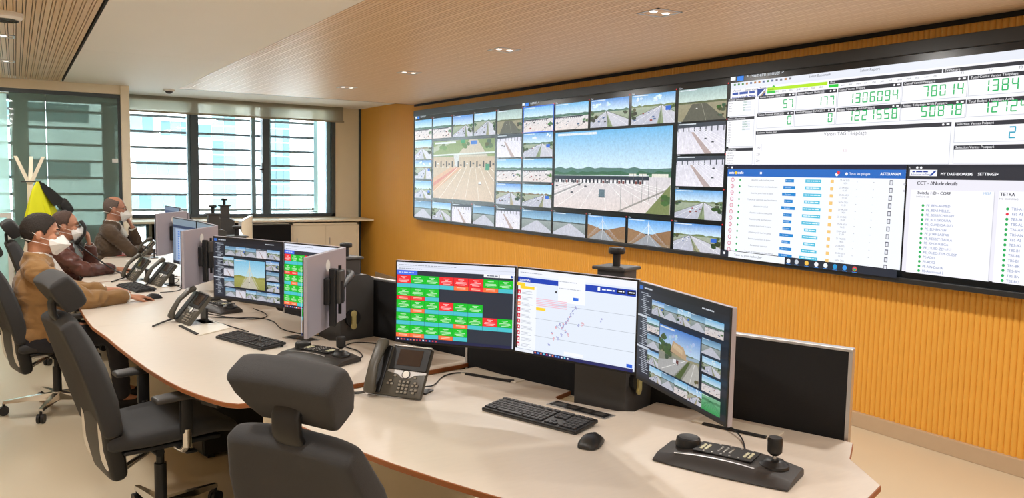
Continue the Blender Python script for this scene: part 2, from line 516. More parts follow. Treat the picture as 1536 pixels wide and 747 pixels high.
# glazed office partition on the left
struct('trim_3', MB().bx(X0, 1.18, 10.66, 10.78, 2.525, ZC, bev=.004).bx(1.085, 1.18, 10.64, 10.79, 0, ZC, bev=.006)
       .bx(X0, 1.085, 10.68, 10.76, 0, .06), m_cream)
struct('trim_4', MB().bx(X0, 1.085, 10.69, 10.75, 2.48, 2.525).bx(1.055, 1.085, 10.69, 10.75, .06, 2.48), m_frame)
m_green = glass_mat('green_tinted_glass', (0.34, 0.39, 0.36), haze=0.40, haze_col=(166, 180, 168))
m_frost = glass_mat('frosted_glass', (0.75, 0.9, 0.88), haze=0.75, haze_col=(226, 246, 240), refl_rough=0.2)
gp = struct('wall_glass_partition', MB().bx(.318, 1.055, 10.715, 10.727, .06, 2.48), m_green)
MB().bx(-.04, .312, 10.715, 10.727, .06, 2.48).build('pane', m_green, gp)
MB().bx(1.125, 1.137, 10.79, WY, .06, 2.6).build('pane', m_green, gp)
MB().bx(X0, -.97, 10.715, 10.727, .06, 2.48).build('pane', m_green, gp)
MB().bx(.985, 1.05, 10.708, 10.714, 1.722, 1.768).build('sticker', m_paper, gp)
d1 = struct('door_1', MB().bx(-.95, -.06, 10.70, 10.74, 1.13, 2.46), m_frost)
MB().bx(-.95, -.05, 10.69, 10.75, 1.08, 1.13).bx(-.95, -.05, 10.69, 10.75, .02, .1).bx(-.1, -.05, 10.69, 10.75, .1, 1.08).build('door_rail', m_white, d1)
MB().bx(-.94, -.1, 10.71, 10.73, .1, 1.08).build('lower_pane', m_frost, d1)
tag(MB().bx(-.02, .16, 12.1, 12.3, 0, 2.66).build('trim_5', m_cream), kind='structure')

# sun-breaker blades outside, the houses across the street
lv = thing('louver_screen', 'dark horizontal sun louvers outside the window', 'louvers', (0, 13.15, 0))
blade = MB().box((0, 0, 0), (3.25, .07, .036)).mesh('blade', m_blade)
blade2 = MB().box((0, 0, 0), (4.5, .07, .036)).mesh('blade', m_blade)
for i in range(9):
    z = .81 + i * .2333
    obj('blade', blade, lv, loc=(2.58, 0, z)); obj('blade', blade2, lv, loc=(-1.3, 0, z))
MB().box((4.235, .0, 1.6), (.07, .09, 2.4)).build('louver_post', m_sash, lv)
MB().bx(4.32, 5.2, 12.86, 13.6, -1, 3.2).build('wall_outside_return', m_cream)['kind'] = 'structure'
m_bwall = mat('sunlit_white_render', (182, 183, 183), 0.8, var=0.02)
m_bglass = mat('teal_window_glass', (55, 74, 77), 0.4, var=0.35, vscale=0.9, spec=0.05)
m_bglass2 = mat('pale_teal_glass', (70, 88, 90), 0.4, var=0.3, vscale=1.3, spec=0.05)
m_bframe = mat('pale_facade_frame', (206, 222, 224), 0.5)
BY = 34.0
b1 = thing('office_building', 'white rendered office building with teal windows across the street', 'building', (5, BY, -12))
MB().bx(-22, 20, 0.12, 9, 0, 27).build('facade', m_bwall, b1)
pm1 = MB().bx(-.22, .22, -.02, .1, -.3, .3).mesh('window', m_bglass)
pm2 = MB().bx(-.22, .22, -.02, .1, -.3, .3).mesh('window', m_bglass2)
rb = random.Random(4)
def wband(x0, x1, z0, z1, nx, nz):
    dx, dz = (x1 - x0) / nx, (z1 - z0) / nz
    for i in range(nx):
        for j in range(nz):
            o = obj('window', rb.choice((pm1, pm2, pm2)), b1, loc=(x0 + (i + .5) * dx - 5, 0.07 + rb.uniform(0, .02), z0 + (j + .5) * dz + 12))
            o.scale = (dx * .94 / .44, 1, dz * .92 / .6)
wband(3.4, 4.6, 3.0, 3.75, 3, 1); wband(4.85, 5.95, 2.95, 3.55, 3, 1); wband(3.2, 5.9, 3.95, 4.6, 6, 1)
wband(3.95, 5.5, 1.41, 2.03, 4, 1); wband(3.6, 6.2, .1, .68, 6, 1)
wband(6.75, 7.7, -.6, 4.6, 2, 9); wband(9.0, 9.9, -.6, 4.6, 3, 9); wband(6.2, 6.75, 2.95, 3.5, 1, 1)
wband(-6, 2.4, -1.2, -.5, 12, 1); wband(-6, 2.4, 1.2, 1.9, 12, 1); wband(-6, 2.4, 3.3, 4.0, 12, 1)
wband(3.6, 6.2, -1.9, -1.2, 6, 1)
MB().bx(4.82, 5.98, -.03, .12, 14.9, 14.97).bx(4.82, 5.98, -.03, .12, 15.56, 15.62).build('window_surround', m_bframe, b1, loc=(-5, 0, 0))
struct('ground_outside', MB().bx(-60, 80, 13.7, 80, -12.3, -12), mat('street_paving', (170, 165, 155), .8))

# roller blind
m_blind = glass_mat('screen_fabric', (0.55, 0.55, 0.52), refl_rough=.6, ior=1.1, haze=0.6, haze_col=(222, 216, 200))
rbl = thing('roller_blind', 'sheer grey-beige roller blind drawn a little way down the window', 'blind', (1.3, 12.5, 2.69))
MB().bx(-.09, 3.186, 0, .004, -.215, 0).build('fabric', m_blind, rbl)
MB().bx(-.09, 3.20, -.01, .015, -.24, -.212, bev=.004).build('hem_bar', mat('blind_hem', (168, 160, 140), .6), rbl)
MB().cyl((-.09, .04, -.035), (3.186, .04, -.035), .03).build('roller_tube', m_cream, rbl)

# recessed ceiling lamps
m_lamp = bpy.data.materials.new('lamp_diffuser'); m_lamp.use_nodes = True
_b = m_lamp.node_tree.nodes['Principled BSDF']; _b.inputs['Base Color'].default_value = (.8, .8, .78, 1)
_b.inputs['Emission Color'].default_value = (1, .96, .9, 1); _b.inputs['Emission Strength'].default_value = 1.1
def lamp(x, y, label, sx=.19, sy=.19):
    t = thing('recessed_lamp', label, 'ceiling lamp', (x, y, ZC), group='recessed lamps in the slatted ceiling')
    h, v = sx / 2, sy / 2
    MB().bx(-h, h, -v, -v + .012, -.004, .004).bx(-h, h, v - .012, v, -.004, .004).bx(-h, -h + .012, -v, v, -.004, .004).bx(h - .012, h, -v, v, -.004, .004).build('rim', m_alu, t)
    MB().loft([[Vector((a * h * .88, b * v * .88, -.001)) for a, b in ((-1, -1), (1, -1), (1, 1), (-1, 1))],
               [Vector((a * h * .55, b * v * .55, .018)) for a, b in ((-1, -1), (1, -1), (1, 1), (-1, 1))]], cap=False).build('reflector', m_chrome, t)
    for q in (-.25, .25): MB().ell((q * sx, 0, .006), (.028, .028, .014)).build('bulb', m_lamp, t, smooth=60)
    ld = bpy.data.lights.new('lamp_light', 'AREA'); ld.shape = 'RECTANGLE'; ld.size = sx * .8; ld.size_y = sy * .8
    ld.energy = LAMP_W; ld.color = LAMP_COL
    lo = bpy.data.objects.new('lamp_light', ld); COL.objects.link(lo); lo.parent = t; lo.location = (0, 0, -.012)
    return t
rowr = [(-1.65, 'recessed lamp in the right ceiling slats, behind the viewer'), (.13, 'recessed lamp in the right ceiling slats, just out of view'), (1.92, 'recessed lamp in the right ceiling slats over the nearest desk'),
        (3.706, 'recessed square lamp in right ceiling slats, nearest of the four in view'), (5.493, 'recessed square lamp in right ceiling slats, second nearest'),
        (7.288, 'recessed square lamp in right ceiling slats, third from the viewer'), (9.0, 'recessed square lamp in right ceiling slats, farthest, by the window')]
for y, l in rowr: lamp(3.275, y, l)
for y, l in ((-1.65, 'recessed lamp in the left ceiling slats, behind the viewer'), (.13, 'recessed lamp in the left ceiling slats, beside the viewer'), (1.92, 'recessed lamp in the left ceiling slats, out of view'),
             (3.7, 'recessed lamp in the left ceiling slats, above the left aisle'), (5.35, 'recessed lamp in the left ceiling slats, before the round vent'),
             (7.29, 'long recessed lamp in left ceiling slats, nearer to the round vent'), (8.99, 'long recessed lamp in left ceiling slats, nearer the glass partition')):
    lamp(-.12, y, l, .30, .16)
sp = thing('ceiling_speaker', 'round white ceiling vent with grille in the left oak slats', 'vent', (-.03, 6.2, ZC))
MB().lathe([(.0, 0), (.105, 0), (.105, -.03), (.09, -.045), (.0, -.047)], 24).build('housing', m_white, sp, smooth=40)
for r in (.02, .04, .06, .08):
    MB().lathe([(r - .006, -.048), (r - .006, -.052), (r, -.052), (r, -.048)], 24).build('grille_ring', m_grey, sp, smooth=40)
sd = thing('ceiling_sensor', 'small dark dome sensor on the white ceiling by the blind', 'sensor', (1.64, 10.78, ZC))
MB().lathe([(0, 0), (.07, 0), (.06, -.02), (0, -.022)], 20).build('base', m_white, sd, smooth=40)
MB().ell((0, 0, -.022), (.045, .045, .028)).build('dome', m_grey, sd, smooth=60)

# ------------------------------------------------------------------ pictures shown on the displays
def cctv(a, x0, y0, x1, y1, kind, seed):
    r = random.Random(seed); w, h = x1 - x0, y1 - y0
    q = lambda u, v: (x0 + u * w, y0 + v * h)
    a.clip = (x0, y0, x1, y1)
    def P(pts, col): a.poly([q(*p) for p in pts], col)
    def ln(p, s_, wd, col, same=False): a.line(q(*p), q(*s_), wd * h, col, same)
    def G(v0, v1, c0, c1): a.grad(x0, y0 + v0 * h, x1, y0 + v1 * h, c0, c1)
    def jag(v, amp, col, n=14, u0=0, u1=1):
        pts = [(u0, v - .14)] + [(u0 + (u1 - u0) * i / n, v + r.uniform(-amp, amp)) for i in range(n + 1)] + [(u1, v - .14)]
        for i in range(1, n + 1):
            a.poly([q(pts[i][0], v - .14), q(pts[i + 1][0], v - .14), q(*pts[i + 1]), q(*pts[i])], col, same=i > 1)
    def car(u, v, s_, col):
        P([(u - s_, v), (u + s_, v), (u + s_, v + s_ * 1.3), (u - s_, v + s_ * 1.3)], (40, 44, 50))
        P([(u - s_, v + s_ * .4), (u + s_, v + s_ * .4), (u + s_ * .8, v + s_ * 1.9), (u - s_ * .8, v + s_ * 1.9)], col)
    def bush(u, v, s_, col):
        for i in range(5):
            uu, vv = u + r.uniform(-s_, s_), v + r.uniform(-s_, s_) * .8
            a.poly([(q(uu, vv)[0] + s_ * .6 * w * math.cos(t * .785) * r.uniform(.7, 1.1), q(uu, vv)[1] + s_ * .7 * h * math.sin(t * .785) * r.uniform(.7, 1.1)) for t in range(8)],
                   tuple(min(255, max(0, c + r.randint(-14, 14))) for c in col))
    if kind in ('toll', 'bigtoll'):
        hz_ = .58 if kind == 'toll' else .50
        G(hz_, 1, (206, 228, 238), (104, 176, 222))
        jag(hz_ + .03, .015, (84, 120, 112), 18); jag(hz_ - .02, .02, (60, 104, 78), 22)
        if kind == 'bigtoll':
            jag(hz_ - .06, .012, (88, 134, 96), 20)
            for u in (.68, .76, .86, .92): P([(u, hz_ - .09), (u + .06, hz_ - .09), (u + .06, hz_ - .04), (u, hz_ - .04)], (222, 220, 208))
        G(0, hz_ - .08, (220, 208, 204), (208, 204, 208))
        vx = r.uniform(.35, .75)
        for i in range(13):
            ub = -1.0 + i * .25
            ln((vx + (ub - vx) * .08, hz_ - .1), (ub, -.02), .006, (240, 238, 236), i > 0)
        ln((-.05, .14), (.35, hz_ - .12), .02, (150, 150, 150)); ln((.6, .0), (1.0, .3), .02, (150, 146, 140))
        P([(0, hz_ - .12), (.84, hz_ - .115), (.84, hz_ - .07), (0, hz_ - .075)], (44, 54, 66)); ln((0, hz_ - .068), (.84, hz_ - .063), .008, (214, 220, 226))
        n = 14 if kind == 'toll' else 24
        for i in range(n):
            u = i * .82 / n
            P([(u, hz_ - .16), (u + .014, hz_ - .16), (u + .014, hz_ - .1), (u, hz_ - .1)], (40, 46, 58))
            if r.random() < .6: P([(u + .016, hz_ - .165), (u + .032, hz_ - .165), (u + .032, hz_ - .13), (u + .016, hz_ - .13)], r.choice([(232, 232, 236), (60, 64, 70), (120, 60, 54)]))
        if kind == 'bigtoll':
            for u in (.62, .72, .79, .84, .9): ln((u, .02 + (u - .6) * .5), (u, hz_ - .04), .006, (104, 104, 104))
            P([(.82, 0), (1, 0), (1, .34)], (120, 130, 82)); bush(.95, .16, .05, (70, 100, 54))
            for u, v in ((.03, .28), (.18, .2), (.25, .30), (.31, .28)): car(u, v, .012, (90, 92, 98))
            car(.46, .16, .03, (216, 220, 226))
            P([(.435, .17), (.485, .17), (.485, .26), (.435, .26)], (96, 116, 126))
        else:
            for _ in range(9): car(r.uniform(.05, .92), r.uniform(.05, .40), r.uniform(.016, .034), r.choice([(225, 228, 232), (52, 56, 62), (140, 60, 52), (70, 96, 130)]))
            if r.random() < .5: bush(.92, .3, .07, (74, 112, 66))
    elif kind == 'road':
        hz_ = r.uniform(.55, .68)
        G(hz_ - .02, 1, (204, 226, 240), r.choice([(96, 160, 214), (130, 190, 228), (80, 140, 210)]))
        if r.random() < .5:
            for _ in range(3): bush(r.uniform(.1, .9), r.uniform(.78, .95), .06, (214, 230, 244))
        jag(hz_, .03, r.choice([(112, 126, 84), (126, 112, 80), (84, 116, 98)]), 16)
        G(0, hz_ - .06, r.choice([(150, 146, 116), (128, 144, 106), (176, 158, 130)]), (160, 170, 150))
        vx = r.uniform(.35, .75); b0 = r.uniform(-.5, -.1); b1 = r.uniform(.45, .65)
        P([(vx - .015, hz_ - .05), (vx + .005, hz_ - .05), (b1, 0), (b0, 0)], (182, 184, 198))
        P([(vx + .012, hz_ - .05), (vx + .035, hz_ - .05), (1.35, 0), (b1 + .14, 0)], (196, 196, 206))
        for t in (.33, .66): ln((vx - .005, hz_ - .06), (b0 + (b1 - b0) * t, 0), .009, (240, 240, 240))
        ln((vx + .02, hz_ - .06), (1.0, 0), .009, (240, 240, 240)); ln((vx + .006, hz_ - .05), (b1 + .06, 0), .03, (96, 112, 76))
        ln((vx - .02, hz_ - .05), (b0 - .05, 0), .012, (84, 88, 92)); ln((vx + .04, hz_ - .05), (1.42, 0), .012, (78, 82, 86)); ln((vx + .008, hz_ - .05), (b1 + .03, 0), .01, (70, 76, 74))
        for k in range(5): ln((.06 + .09 * k, hz_ - .12 + .01 * k), (.06 + .09 * k, hz_ + .1 - .012 * k), .007, (120, 126, 130))
        for _ in range(7):
            t = r.uniform(.15, .85); u = vx + (r.uniform(b0, b1) - vx) * (1 - t); car(u, (hz_ - .06) * t, .012 + .022 * (1 - t), r.choice([(236, 236, 240), (50, 54, 60), (150, 66, 58), (70, 100, 150)]))
        bush(r.choice([.06, .94]), .3, .11, (44, 66, 40)); bush(.95, .5, .07, (60, 84, 50)); bush(.04, .52, .07, (70, 84, 58))
        if r.random() < .6: P([(.8, hz_ - .22), (.92, hz_ - .22), (.92, hz_ - .08), (.8, hz_ - .08)], (44, 98, 198))
    elif kind == 'plaza':
        G(0, 1, (226, 222, 230), (206, 206, 220))
        P([(0, .84), (1, .88), (1, 1), (0, 1)], (58, 66, 76))
        for i in range(9): P([(i * .12, .72), (i * .12 + .02, .72), (i * .12 + .02, .9), (i * .12, .9)], (60, 66, 78))
        vx = r.uniform(.1, .4)
        for i in range(12):
            ub = -.2 + i * .16
            ln((vx + (ub - vx) * .3, .8), (ub, 0), .009, (246, 246, 248), i > 0)
        P([(.3, .7), (.36, .7), (.75, 0), (.6, 0)], (178, 160, 158))
        for _ in range(2): car(r.uniform(.2, .8), r.uniform(.2, .6), .025, (70, 76, 84))
    elif kind == 'bigplaza':
        G(0, 1, (204, 184, 164), (176, 158, 128))
        G(.72, 1, (134, 150, 96), (120, 140, 84))
        P([(0, .8), (.35, .98), (.45, 1), (.3, 1), (0, .9)], (168, 176, 148)); P([(.4, .72), (.62, 1), (.74, 1), (.9, .72)], (190, 180, 160))
        P([(0, .74), (1, .77), (1, .795), (0, .765)], (206, 214, 208)); ln((0, .735), (1, .762), .006, (110, 124, 112))
        bush(.9, .93, .06, (70, 96, 48)); bush(.55, .93, .05, (92, 116, 60)); bush(.2, .9, .06, (104, 130, 70))
        P([(.64, .92), (.74, .92), (.74, .98), (.64, .98)], (40, 108, 190)); P([(.48, .95), (.55, .95), (.55, 1), (.48, 1)], (40, 140, 84))
        P([(.39, .56), (.43, .56), (.46, .75), (.36, .75)], (196, 198, 196))
        for i in range(10):
            u = .03 + i * .1
            P([(u, .545), (u + .022, .545), (u + .022, .65), (u, .65)], (60, 56, 54)); car(u + .055, .56 + r.uniform(0, .04), .014, r.choice([(226, 222, 214), (90, 70, 64), (60, 64, 70)])); P([(u + .03, .535), (u + .06, .535), (u + .06, .56), (u + .03, .56)], (206, 196, 184))
        P([(0, .35), (.3, .54), (.5, .54), (0, .1)], (204, 164, 132)); P([(0, .27), (.4, .54), (.44, .54), (0, .2)], (196, 128, 112))
        for i in range(8):
            ub = -.3 + i * .22; ln((.42 + .075 * i, .53), (ub + .2, 0), .007, (244, 240, 232), i > 0)
        car(.79, .27, .022, (240, 242, 244)); P([(.87, .5), (.93, .5), (.93, .6), (.87, .6)], (46, 134, 96))
    elif kind == 'bridge':
        c = r.uniform(.4, .6)
        G(.45, 1, (176, 212, 240), (92, 158, 222))
        P([(0, .62), (.3, .5), (c, .38), (c, 0), (0, 0)], (150, 116, 84)); P([(1, .66), (.7, .52), (c, .38), (c, 0), (1, 0)], (142, 108, 76))
        G(0, .12, (150, 128, 100), (142, 118, 92))
        P([(c - .02, .42), (c + .02, .42), (c + .32, 0), (c - .36, 0)], (150, 154, 160)); ln((c, .42), (c - .02, 0), .012, (240, 240, 240)); ln((c + .012, .42), (c + .2, 0), .008, (236, 236, 236))
        P([(c - .012, .42), (c + .012, .42), (c + .006, .95), (c - .006, .95)], (226, 230, 234))
        for i in range(9):
            for sg in (-1, 1): ln((c, .93 - i * .02), (c + sg * (.06 + .05 * i), .36 - .045 * i), .004, (216, 224, 232), not (i == 0))
    elif kind == 'bridgebig':
        G(.4, 1, (190, 228, 240), (126, 196, 230)); jag(.42, .03, (150, 150, 70), 12); G(0, .36, (150, 150, 76), (170, 168, 92))
        P([(.46, .42), (.56, .42), (.78, 0), (.2, 0)], (196, 190, 170)); ln((.51, .42), (.49, 0), .015, (240, 240, 230))
        P([(.5, .4), (.525, .4), (.52, .97), (.505, .97)], (214, 214, 200))
        for i in range(10):
            for sg in (-1, 1): ln((.512, .95 - i * .03), (.512 + sg * (.03 + .03 * i), .36 - .036 * i), .006, (216, 214, 190))
        car(.5, .2, .02, (90, 92, 90))
    elif kind == 'motorway':
        G(.55, 1, (190, 216, 238), (70, 128, 206))
        for _ in range(5): bush(r.uniform(.0, .95), r.uniform(.7, .85), .05, (168, 196, 226))
        jag(.56, .02, (112, 128, 108), 14, .5, 1); G(.4, .48, (150, 150, 120), (146, 140, 112))
        P([(.3, .5), (.75, .42), (.62, .68), (.36, .74)], (186, 158, 126)); P([(.35, .6), (.6, .52), (.6, .62), (.4, .7)], (206, 182, 148))
        G(0, .42, (132, 134, 124), (140, 140, 128))
        for u, v in ((.05, .55), (.15, .5), (.22, .58), (.08, .7), (.3, .42)): bush(u, v, .1, (62, 84, 50))
        P([(.7, .46), (1, .5), (1, .56), (.7, .52)], (150, 172, 190))
        P([(-.1, 0), (-.1, .2), (.62, .42), (.74, .44), (.4, 0)], (172, 172, 172)); P([(.62, 0), (.86, .44), (.96, .44), (1.1, 0)], (178, 176, 170))
        P([(.44, 0), (.74, .43), (.8, .44), (.58, 0)], (76, 94, 50))
        ln((.1, .05), (.68, .42), .012, (236, 236, 232)); ln((.8, 0), (.9, .43), .012, (236, 236, 232)); bush(.97, .12, .05, (110, 96, 70))
        P([(.38, .28), (.46, .28), (.46, .37), (.38, .37)], (226, 226, 230)); P([(.46, .29), (.52, .29), (.52, .37), (.46, .37)], (96, 44, 44))
        for u in (.39, .44, .5): P([(u, .265), (u + .014, .265), (u + .014, .285), (u, .285)], (34, 34, 38))
    elif kind == 'greenfield':
        G(0, 1, (40, 150, 78), (120, 176, 140)); jag(.78, .03, (70, 130, 90), 10)
        for i in range(9): ln((.5, .75), (-.4 + i * .22, 0), .02, (24, 104, 58))
    elif kind == 'dim':
        G(.6, 1, (150, 190, 214), (86, 130, 168)); jag(.6, .02, (80, 92, 90), 10); G(0, .55, (120, 132, 130), (150, 160, 160))
        P([(.5, .54), (.56, .54), (1.1, 0), (-.1, 0)], (190, 192, 204)); ln((.53, .54), (.5, 0), .012, (214, 214, 214)); ln((.55, .54), (.75, 0), .01, (200, 200, 200))
    elif kind == 'olive':
        G(.6, 1, (196, 214, 206), (150, 176, 176)); jag(.6, .015, (92, 100, 70), 14); G(0, .54, (146, 140, 112), (150, 144, 118))
        P([(.3, .53), (.6, .53), (1.0, 0), (.1, 0)], (92, 92, 80)); ln((.5, .53), (.6, 0), .008, (190, 188, 170)); bush(.92, .35, .09, (58, 74, 44)); bush(.9, .12, .05, (70, 80, 60))
        car(.4, .36, .02, (220, 220, 214))
    a.rect(x0 + .03 * w, y1 - .05 * h, x0 + .4 * w, y1 - .02 * h, (214, 222, 228))
    a.clip = None

# ------------------------------------------------------------------ video wall
VX = 4.72
vw = thing('video_wall', 'long black video wall of traffic cameras and dashboards on the yellow wall', 'video wall', (WX, 5.7, 1.03))
def vloc(mb, name, m, smooth=None):
    o = mb.build(name, m, vw, smooth); o.location = (-WX, -5.7, -1.03); return o
VL, VR = 10.31, 0.9
m_vframe = mat('video_wall_frame', (34, 36, 38), 0.4)
vloc(MB().bx(VX + .004, WX - .014, VR, VL, 1.04, 2.50), 'cabinet', m_black)
vloc(MB().bx(VX - .012, VX + .02, VR, VL - .0, 2.44, 2.522, bev=.004), 'frame_rail', m_vframe)
vloc(MB().bx(VX - .015, VX + .02, VR, VL - .12, 1.028, 1.062, bev=.004), 'frame_rail', m_vframe)
vloc(MB().bx(VX - .006, VX + .02, VL - .012, VL, 1.06, 2.44), 'frame_rail', m_vframe)
vloc(MB().bx(VX - .006, VX + .02, VR, VR + .012, 1.06, 2.44), 'frame_rail', m_vframe)
U_, V_, N_ = (0, -1, 0), (0, 0, 1), (-1, 0, 0)
vloc(MB().bx(VX + .001, VX + .004, VR, VL, 1.06, 2.44), 'panel_glass', mat('display_glass_black', (20, 24, 28), .25))
def tile(name, Yl, Yr, Zb, Zt, fn, m):
    a = Art((VX, Yl, Zb), U_, V_, N_)
    fn(a, Yl - Yr, Zt - Zb)
    o = a.build(name, m, vw); o.location = (-WX, -5.7, -1.03)
    return o
ROWS = {1: (2.125, 2.385), 2: (1.86, 2.11), 3: (1.595, 1.84), 4: (1.33, 1.565), 5: (1.065, 1.29)}
CX = [10.29, 9.725, 9.155, 8.60, 8.05, 7.485, 6.88, 6.285, 5.68, 5.08, 4.505]
plan = {(0, 1): 'toll', (1, 1): 'toll', (2, 1): 'road', (3, 1): 'road', (4, 1): 'olive', (5, 1): 'toll', (6, 1): 'toll', (7, 1): 'road', (8, 1): 'road', (9, 1): 'olive',
        (0, 2): 'road', (0, 3): 'road', (0, 4): 'road', (0, 5): 'dim', (1, 5): 'road', (2, 5): 'plaza', (3, 5): 'dim', (4, 2): 'plaza', (4, 3): 'toll', (4, 4): 'road', (4, 5): 'plaza',
        (5, 2): 'road', (5, 3): 'toll', (5, 4): 'road', (5, 5): 'dim', (6, 5): 'dim', (7, 5): 'bridge', (8, 5): 'bridge', (9, 2): 'plaza', (9, 3): 'plaza', (9, 4): 'road', (9, 5): 'road'}
for (i, j), kd in plan.items():
    zb, zt = ROWS[j]; yl, yr = CX[i] - .012, CX[i + 1] + .028
    def fn(a, w, h, kd=kd, i=i, j=j):
        cctv(a, 0, 0, w, h, kd, 31 * i + 7 * j + 3)
        if (i, j) == (5, 1):
            for e in ((-.012, -.01, w + .012, 0), (-.012, h, w + .012, h + .01), (-.012, 0, 0, h), (w, 0, w + .012, h)): a.rect(*e, (40, 110, 220))
        a.text('Cam', .004, h + .006, .014, (214, 220, 226))
        a.disc(w + .012, h + .012, .006, (226, 40, 50), 8)
    tile('camera_picture', yl, yr, zb, zt, fn, S_wall)
tile('camera_picture', 9.69, 8.085, 1.345, 2.085, lambda a, w, h: cctv(a, 0, 0, w, h, 'bigplaza', 5), S_wall)
tile('camera_picture', 6.86, 5.125, 1.345, 2.10, lambda a, w, h: cctv(a, 0, 0, w, h, 'bigtoll', 8), S_wall)
def strip_icons(a, w, h):
    for x in (.02, 2.78, 5.79):
        a.rect(x, .028, x + .05, .06, (236, 240, 244)); a.rect(x + .065, .02, x + .13, .07, (48, 128, 226))
        a.text('< Numero annuel >' if x > 5 else 'Camera >', x + .16, .034, .03, (220, 226, 232))
    for x in (.42, .45, 3.2, 3.34, 6.3, 6.42, 6.6): a.disc(x, .075, .012, (216, 222, 228), 8)
tile('title_strip', 10.29, 2.0, 2.385, 2.44, strip_icons, S_flat)

INK, GRN, TEAL, WHT, BAR = (30, 30, 36), (26, 178, 96), (32, 160, 190), (246, 246, 250), (46, 48, 56)
def dash_top(a, w, h):
    # window from Y 4.495; all positions as Y/Z on the wall
    X = lambda y: 4.495 - y
    Z = lambda z: z - 1.768
    a.rect(0, 0, w, h, (242, 242, 248)); a.rect(0, Z(2.345), w, h, (226, 230, 240))
    r = random.Random(2)
    for i in range(14): a.rect(.03 + i * .04, Z(2.372), .05 + i * .04, Z(2.386), r.choice([(60, 130, 60), (90, 110, 150), (180, 120, 60), (120, 120, 130)]))
    a.text('Select Bookmark', .72, Z(2.370), .018, (90, 96, 110)); a.text('Select Report', 1.12, Z(2.370), .018, (90, 96, 110))
    a.text('Accueil', X(4.467), Z(2.325), .018, (120, 126, 140)); a.text('Supervision Télépéage', X(4.353), Z(2.322), .02, (60, 64, 74)); a.disc(X(4.08), Z(2.332), .012, (60, 180, 60))
    a.dashes(X(4.475), Z(2.302), .22, .018, (44, 78, 160), r)
    a.text('Autoroutes du Maroc', X(4.48), Z(2.272), .02, (34, 70, 160), bold=.002)
    a.rect(X(4.215), Z(2.272), X(4.137), Z(2.327), (24, 62, 140))
    a.poly([(X(4.21), Z(2.274)), (X(4.185), Z(2.274)), (X(4.14), Z(2.318)), (X(4.14), Z(2.326))], WHT)
    a.poly([(X(4.18), Z(2.274)), (X(4.172), Z(2.274)), (X(4.142), Z(2.303)), (X(4.142), Z(2.308))], (236, 190, 40))
    a.rect(X(4.121), Z(2.305), X(3.607), Z(2.328), (176, 226, 30)); a.text('Année', X(4.115), Z(2.309), .014, (60, 90, 10))
    a.rect(X(4.121), Z(2.286), X(4.05), Z(2.304), (40, 200, 60))
    for i, t in enumerate(('2014', '2015', '2016', '2017', '2018', '2019', '2020', '2021')): a.text(t, X(4.11) + i * .062, Z(2.289), .012, (90, 96, 100))
    a.rect(X(3.594), Z(2.308), X(2.812), Z(2.330), BAR); a.text('Mois', X(3.585), Z(2.312), .014, WHT)
    a.rect(X(3.594), Z(2.286), X(3.52), Z(2.305), (40, 200, 60))
    for i, t in enumerate('janv févr mars avr mai juin juil août sept oct nov déc'.split()): a.text(t, X(3.50) + i * .058, Z(2.289), .012, (90, 96, 100))
    a.rect(X(2.804), Z(2.308), w, Z(2.330), BAR); a.text('Trimestre', X(2.795), Z(2.312), .016, WHT)
    for i, t in enumerate(('T1', 'T2', 'T3', 'T4')): a.text(t, X(2.7) + i * .16, Z(2.289), .014, (90, 96, 100))
    def panel(yl, yr, zt, zb, title, num, col=GRN, hh=.062, hd=.025):
        a.rect(X(yl), Z(zb), X(yr), Z(zt), (190, 194, 204)); a.rect(X(yl) + .003, Z(zb) + .003, X(yr) - .003, Z(zt), WHT)
        a.rect(X(yl), Z(zt) - hd, X(yr), Z(zt), BAR); a.text(title, X(yl) + .01, Z(zt) - hd + .007, .0145, WHT)
        a.disc(X(yr) - .05, Z(zt) - hd / 2, .007, WHT, 8); a.rect(X(yr) - .03, Z(zt) - hd + .008, X(yr) - .012, Z(zt) - .007, WHT)
        if num: a.digits(num, X(yr) - .02, Z(zb) + .018, hh, col)
    panel(4.197, 3.864, 2.275, 2.153, 'Ventes Prépayé 27/04/2021', '57'); panel(3.857, 3.526, 2.275, 2.150, 'Ventes Prépayé 26/04/2021', '177')
    panel(3.517, 3.062, 2.275, 2.150, 'Cumul Ventes Prépayé', '1306094', hh=.066); panel(3.055, 2.652, 2.275, 2.155, 'Cumul Ventes Postpayé', '78014', hh=.066)
    panel(2.645, 2.19, 2.275, 2.158, 'Total Cumul Ventes Télépéage', '1384108', hh=.066)
    panel(4.197, 3.864, 2.145, 2.035, 'Ventes Postpayé 27/04/2021', '0'); panel(3.857, 3.526, 2.145, 2.035, 'Ventes Postpayé 26/04/2021', '0')
    panel(3.517, 3.055, 2.143, 2.035, 'Badges Télépéage Actifs Prépayé', '1221558', hh=.066); panel(3.05, 2.65, 2.140, 2.035, 'Badges Télépéage Actifs Postpayé', '50878', hh=.066)
    panel(2.645, 2.19, 2.138, 2.038, 'Total Badges Télépéage Actifs', '1272436', hh=.064)
    panel(4.195, 2.723, 2.015, 1.768, 'Evolution Ventes Jour', None); a.text('Ventes TAG Télépéage', X(3.60), Z(1.962), .024, (120, 120, 130))
    for t, z in (('240', 1.886), ('220', 1.836), ('200', 1.79)): a.text(t, X(4.18), Z(z), .016, (130, 130, 140))
    a.text('121', X(3.445), Z(1.852), .016, (200, 160, 170)); a.rect(X(4.135), Z(1.77), X(4.133), Z(1.92), (190, 190, 200))
    panel(2.703, 2.19, 2.012, 1.893, 'Selection Ventes Prépayé', None); a.digits('2', X(2.36), Z(1.91), .066, TEAL)
    panel(2.70, 2.19, 1.877, 1.772, 'Selection Ventes Postpayé', None)
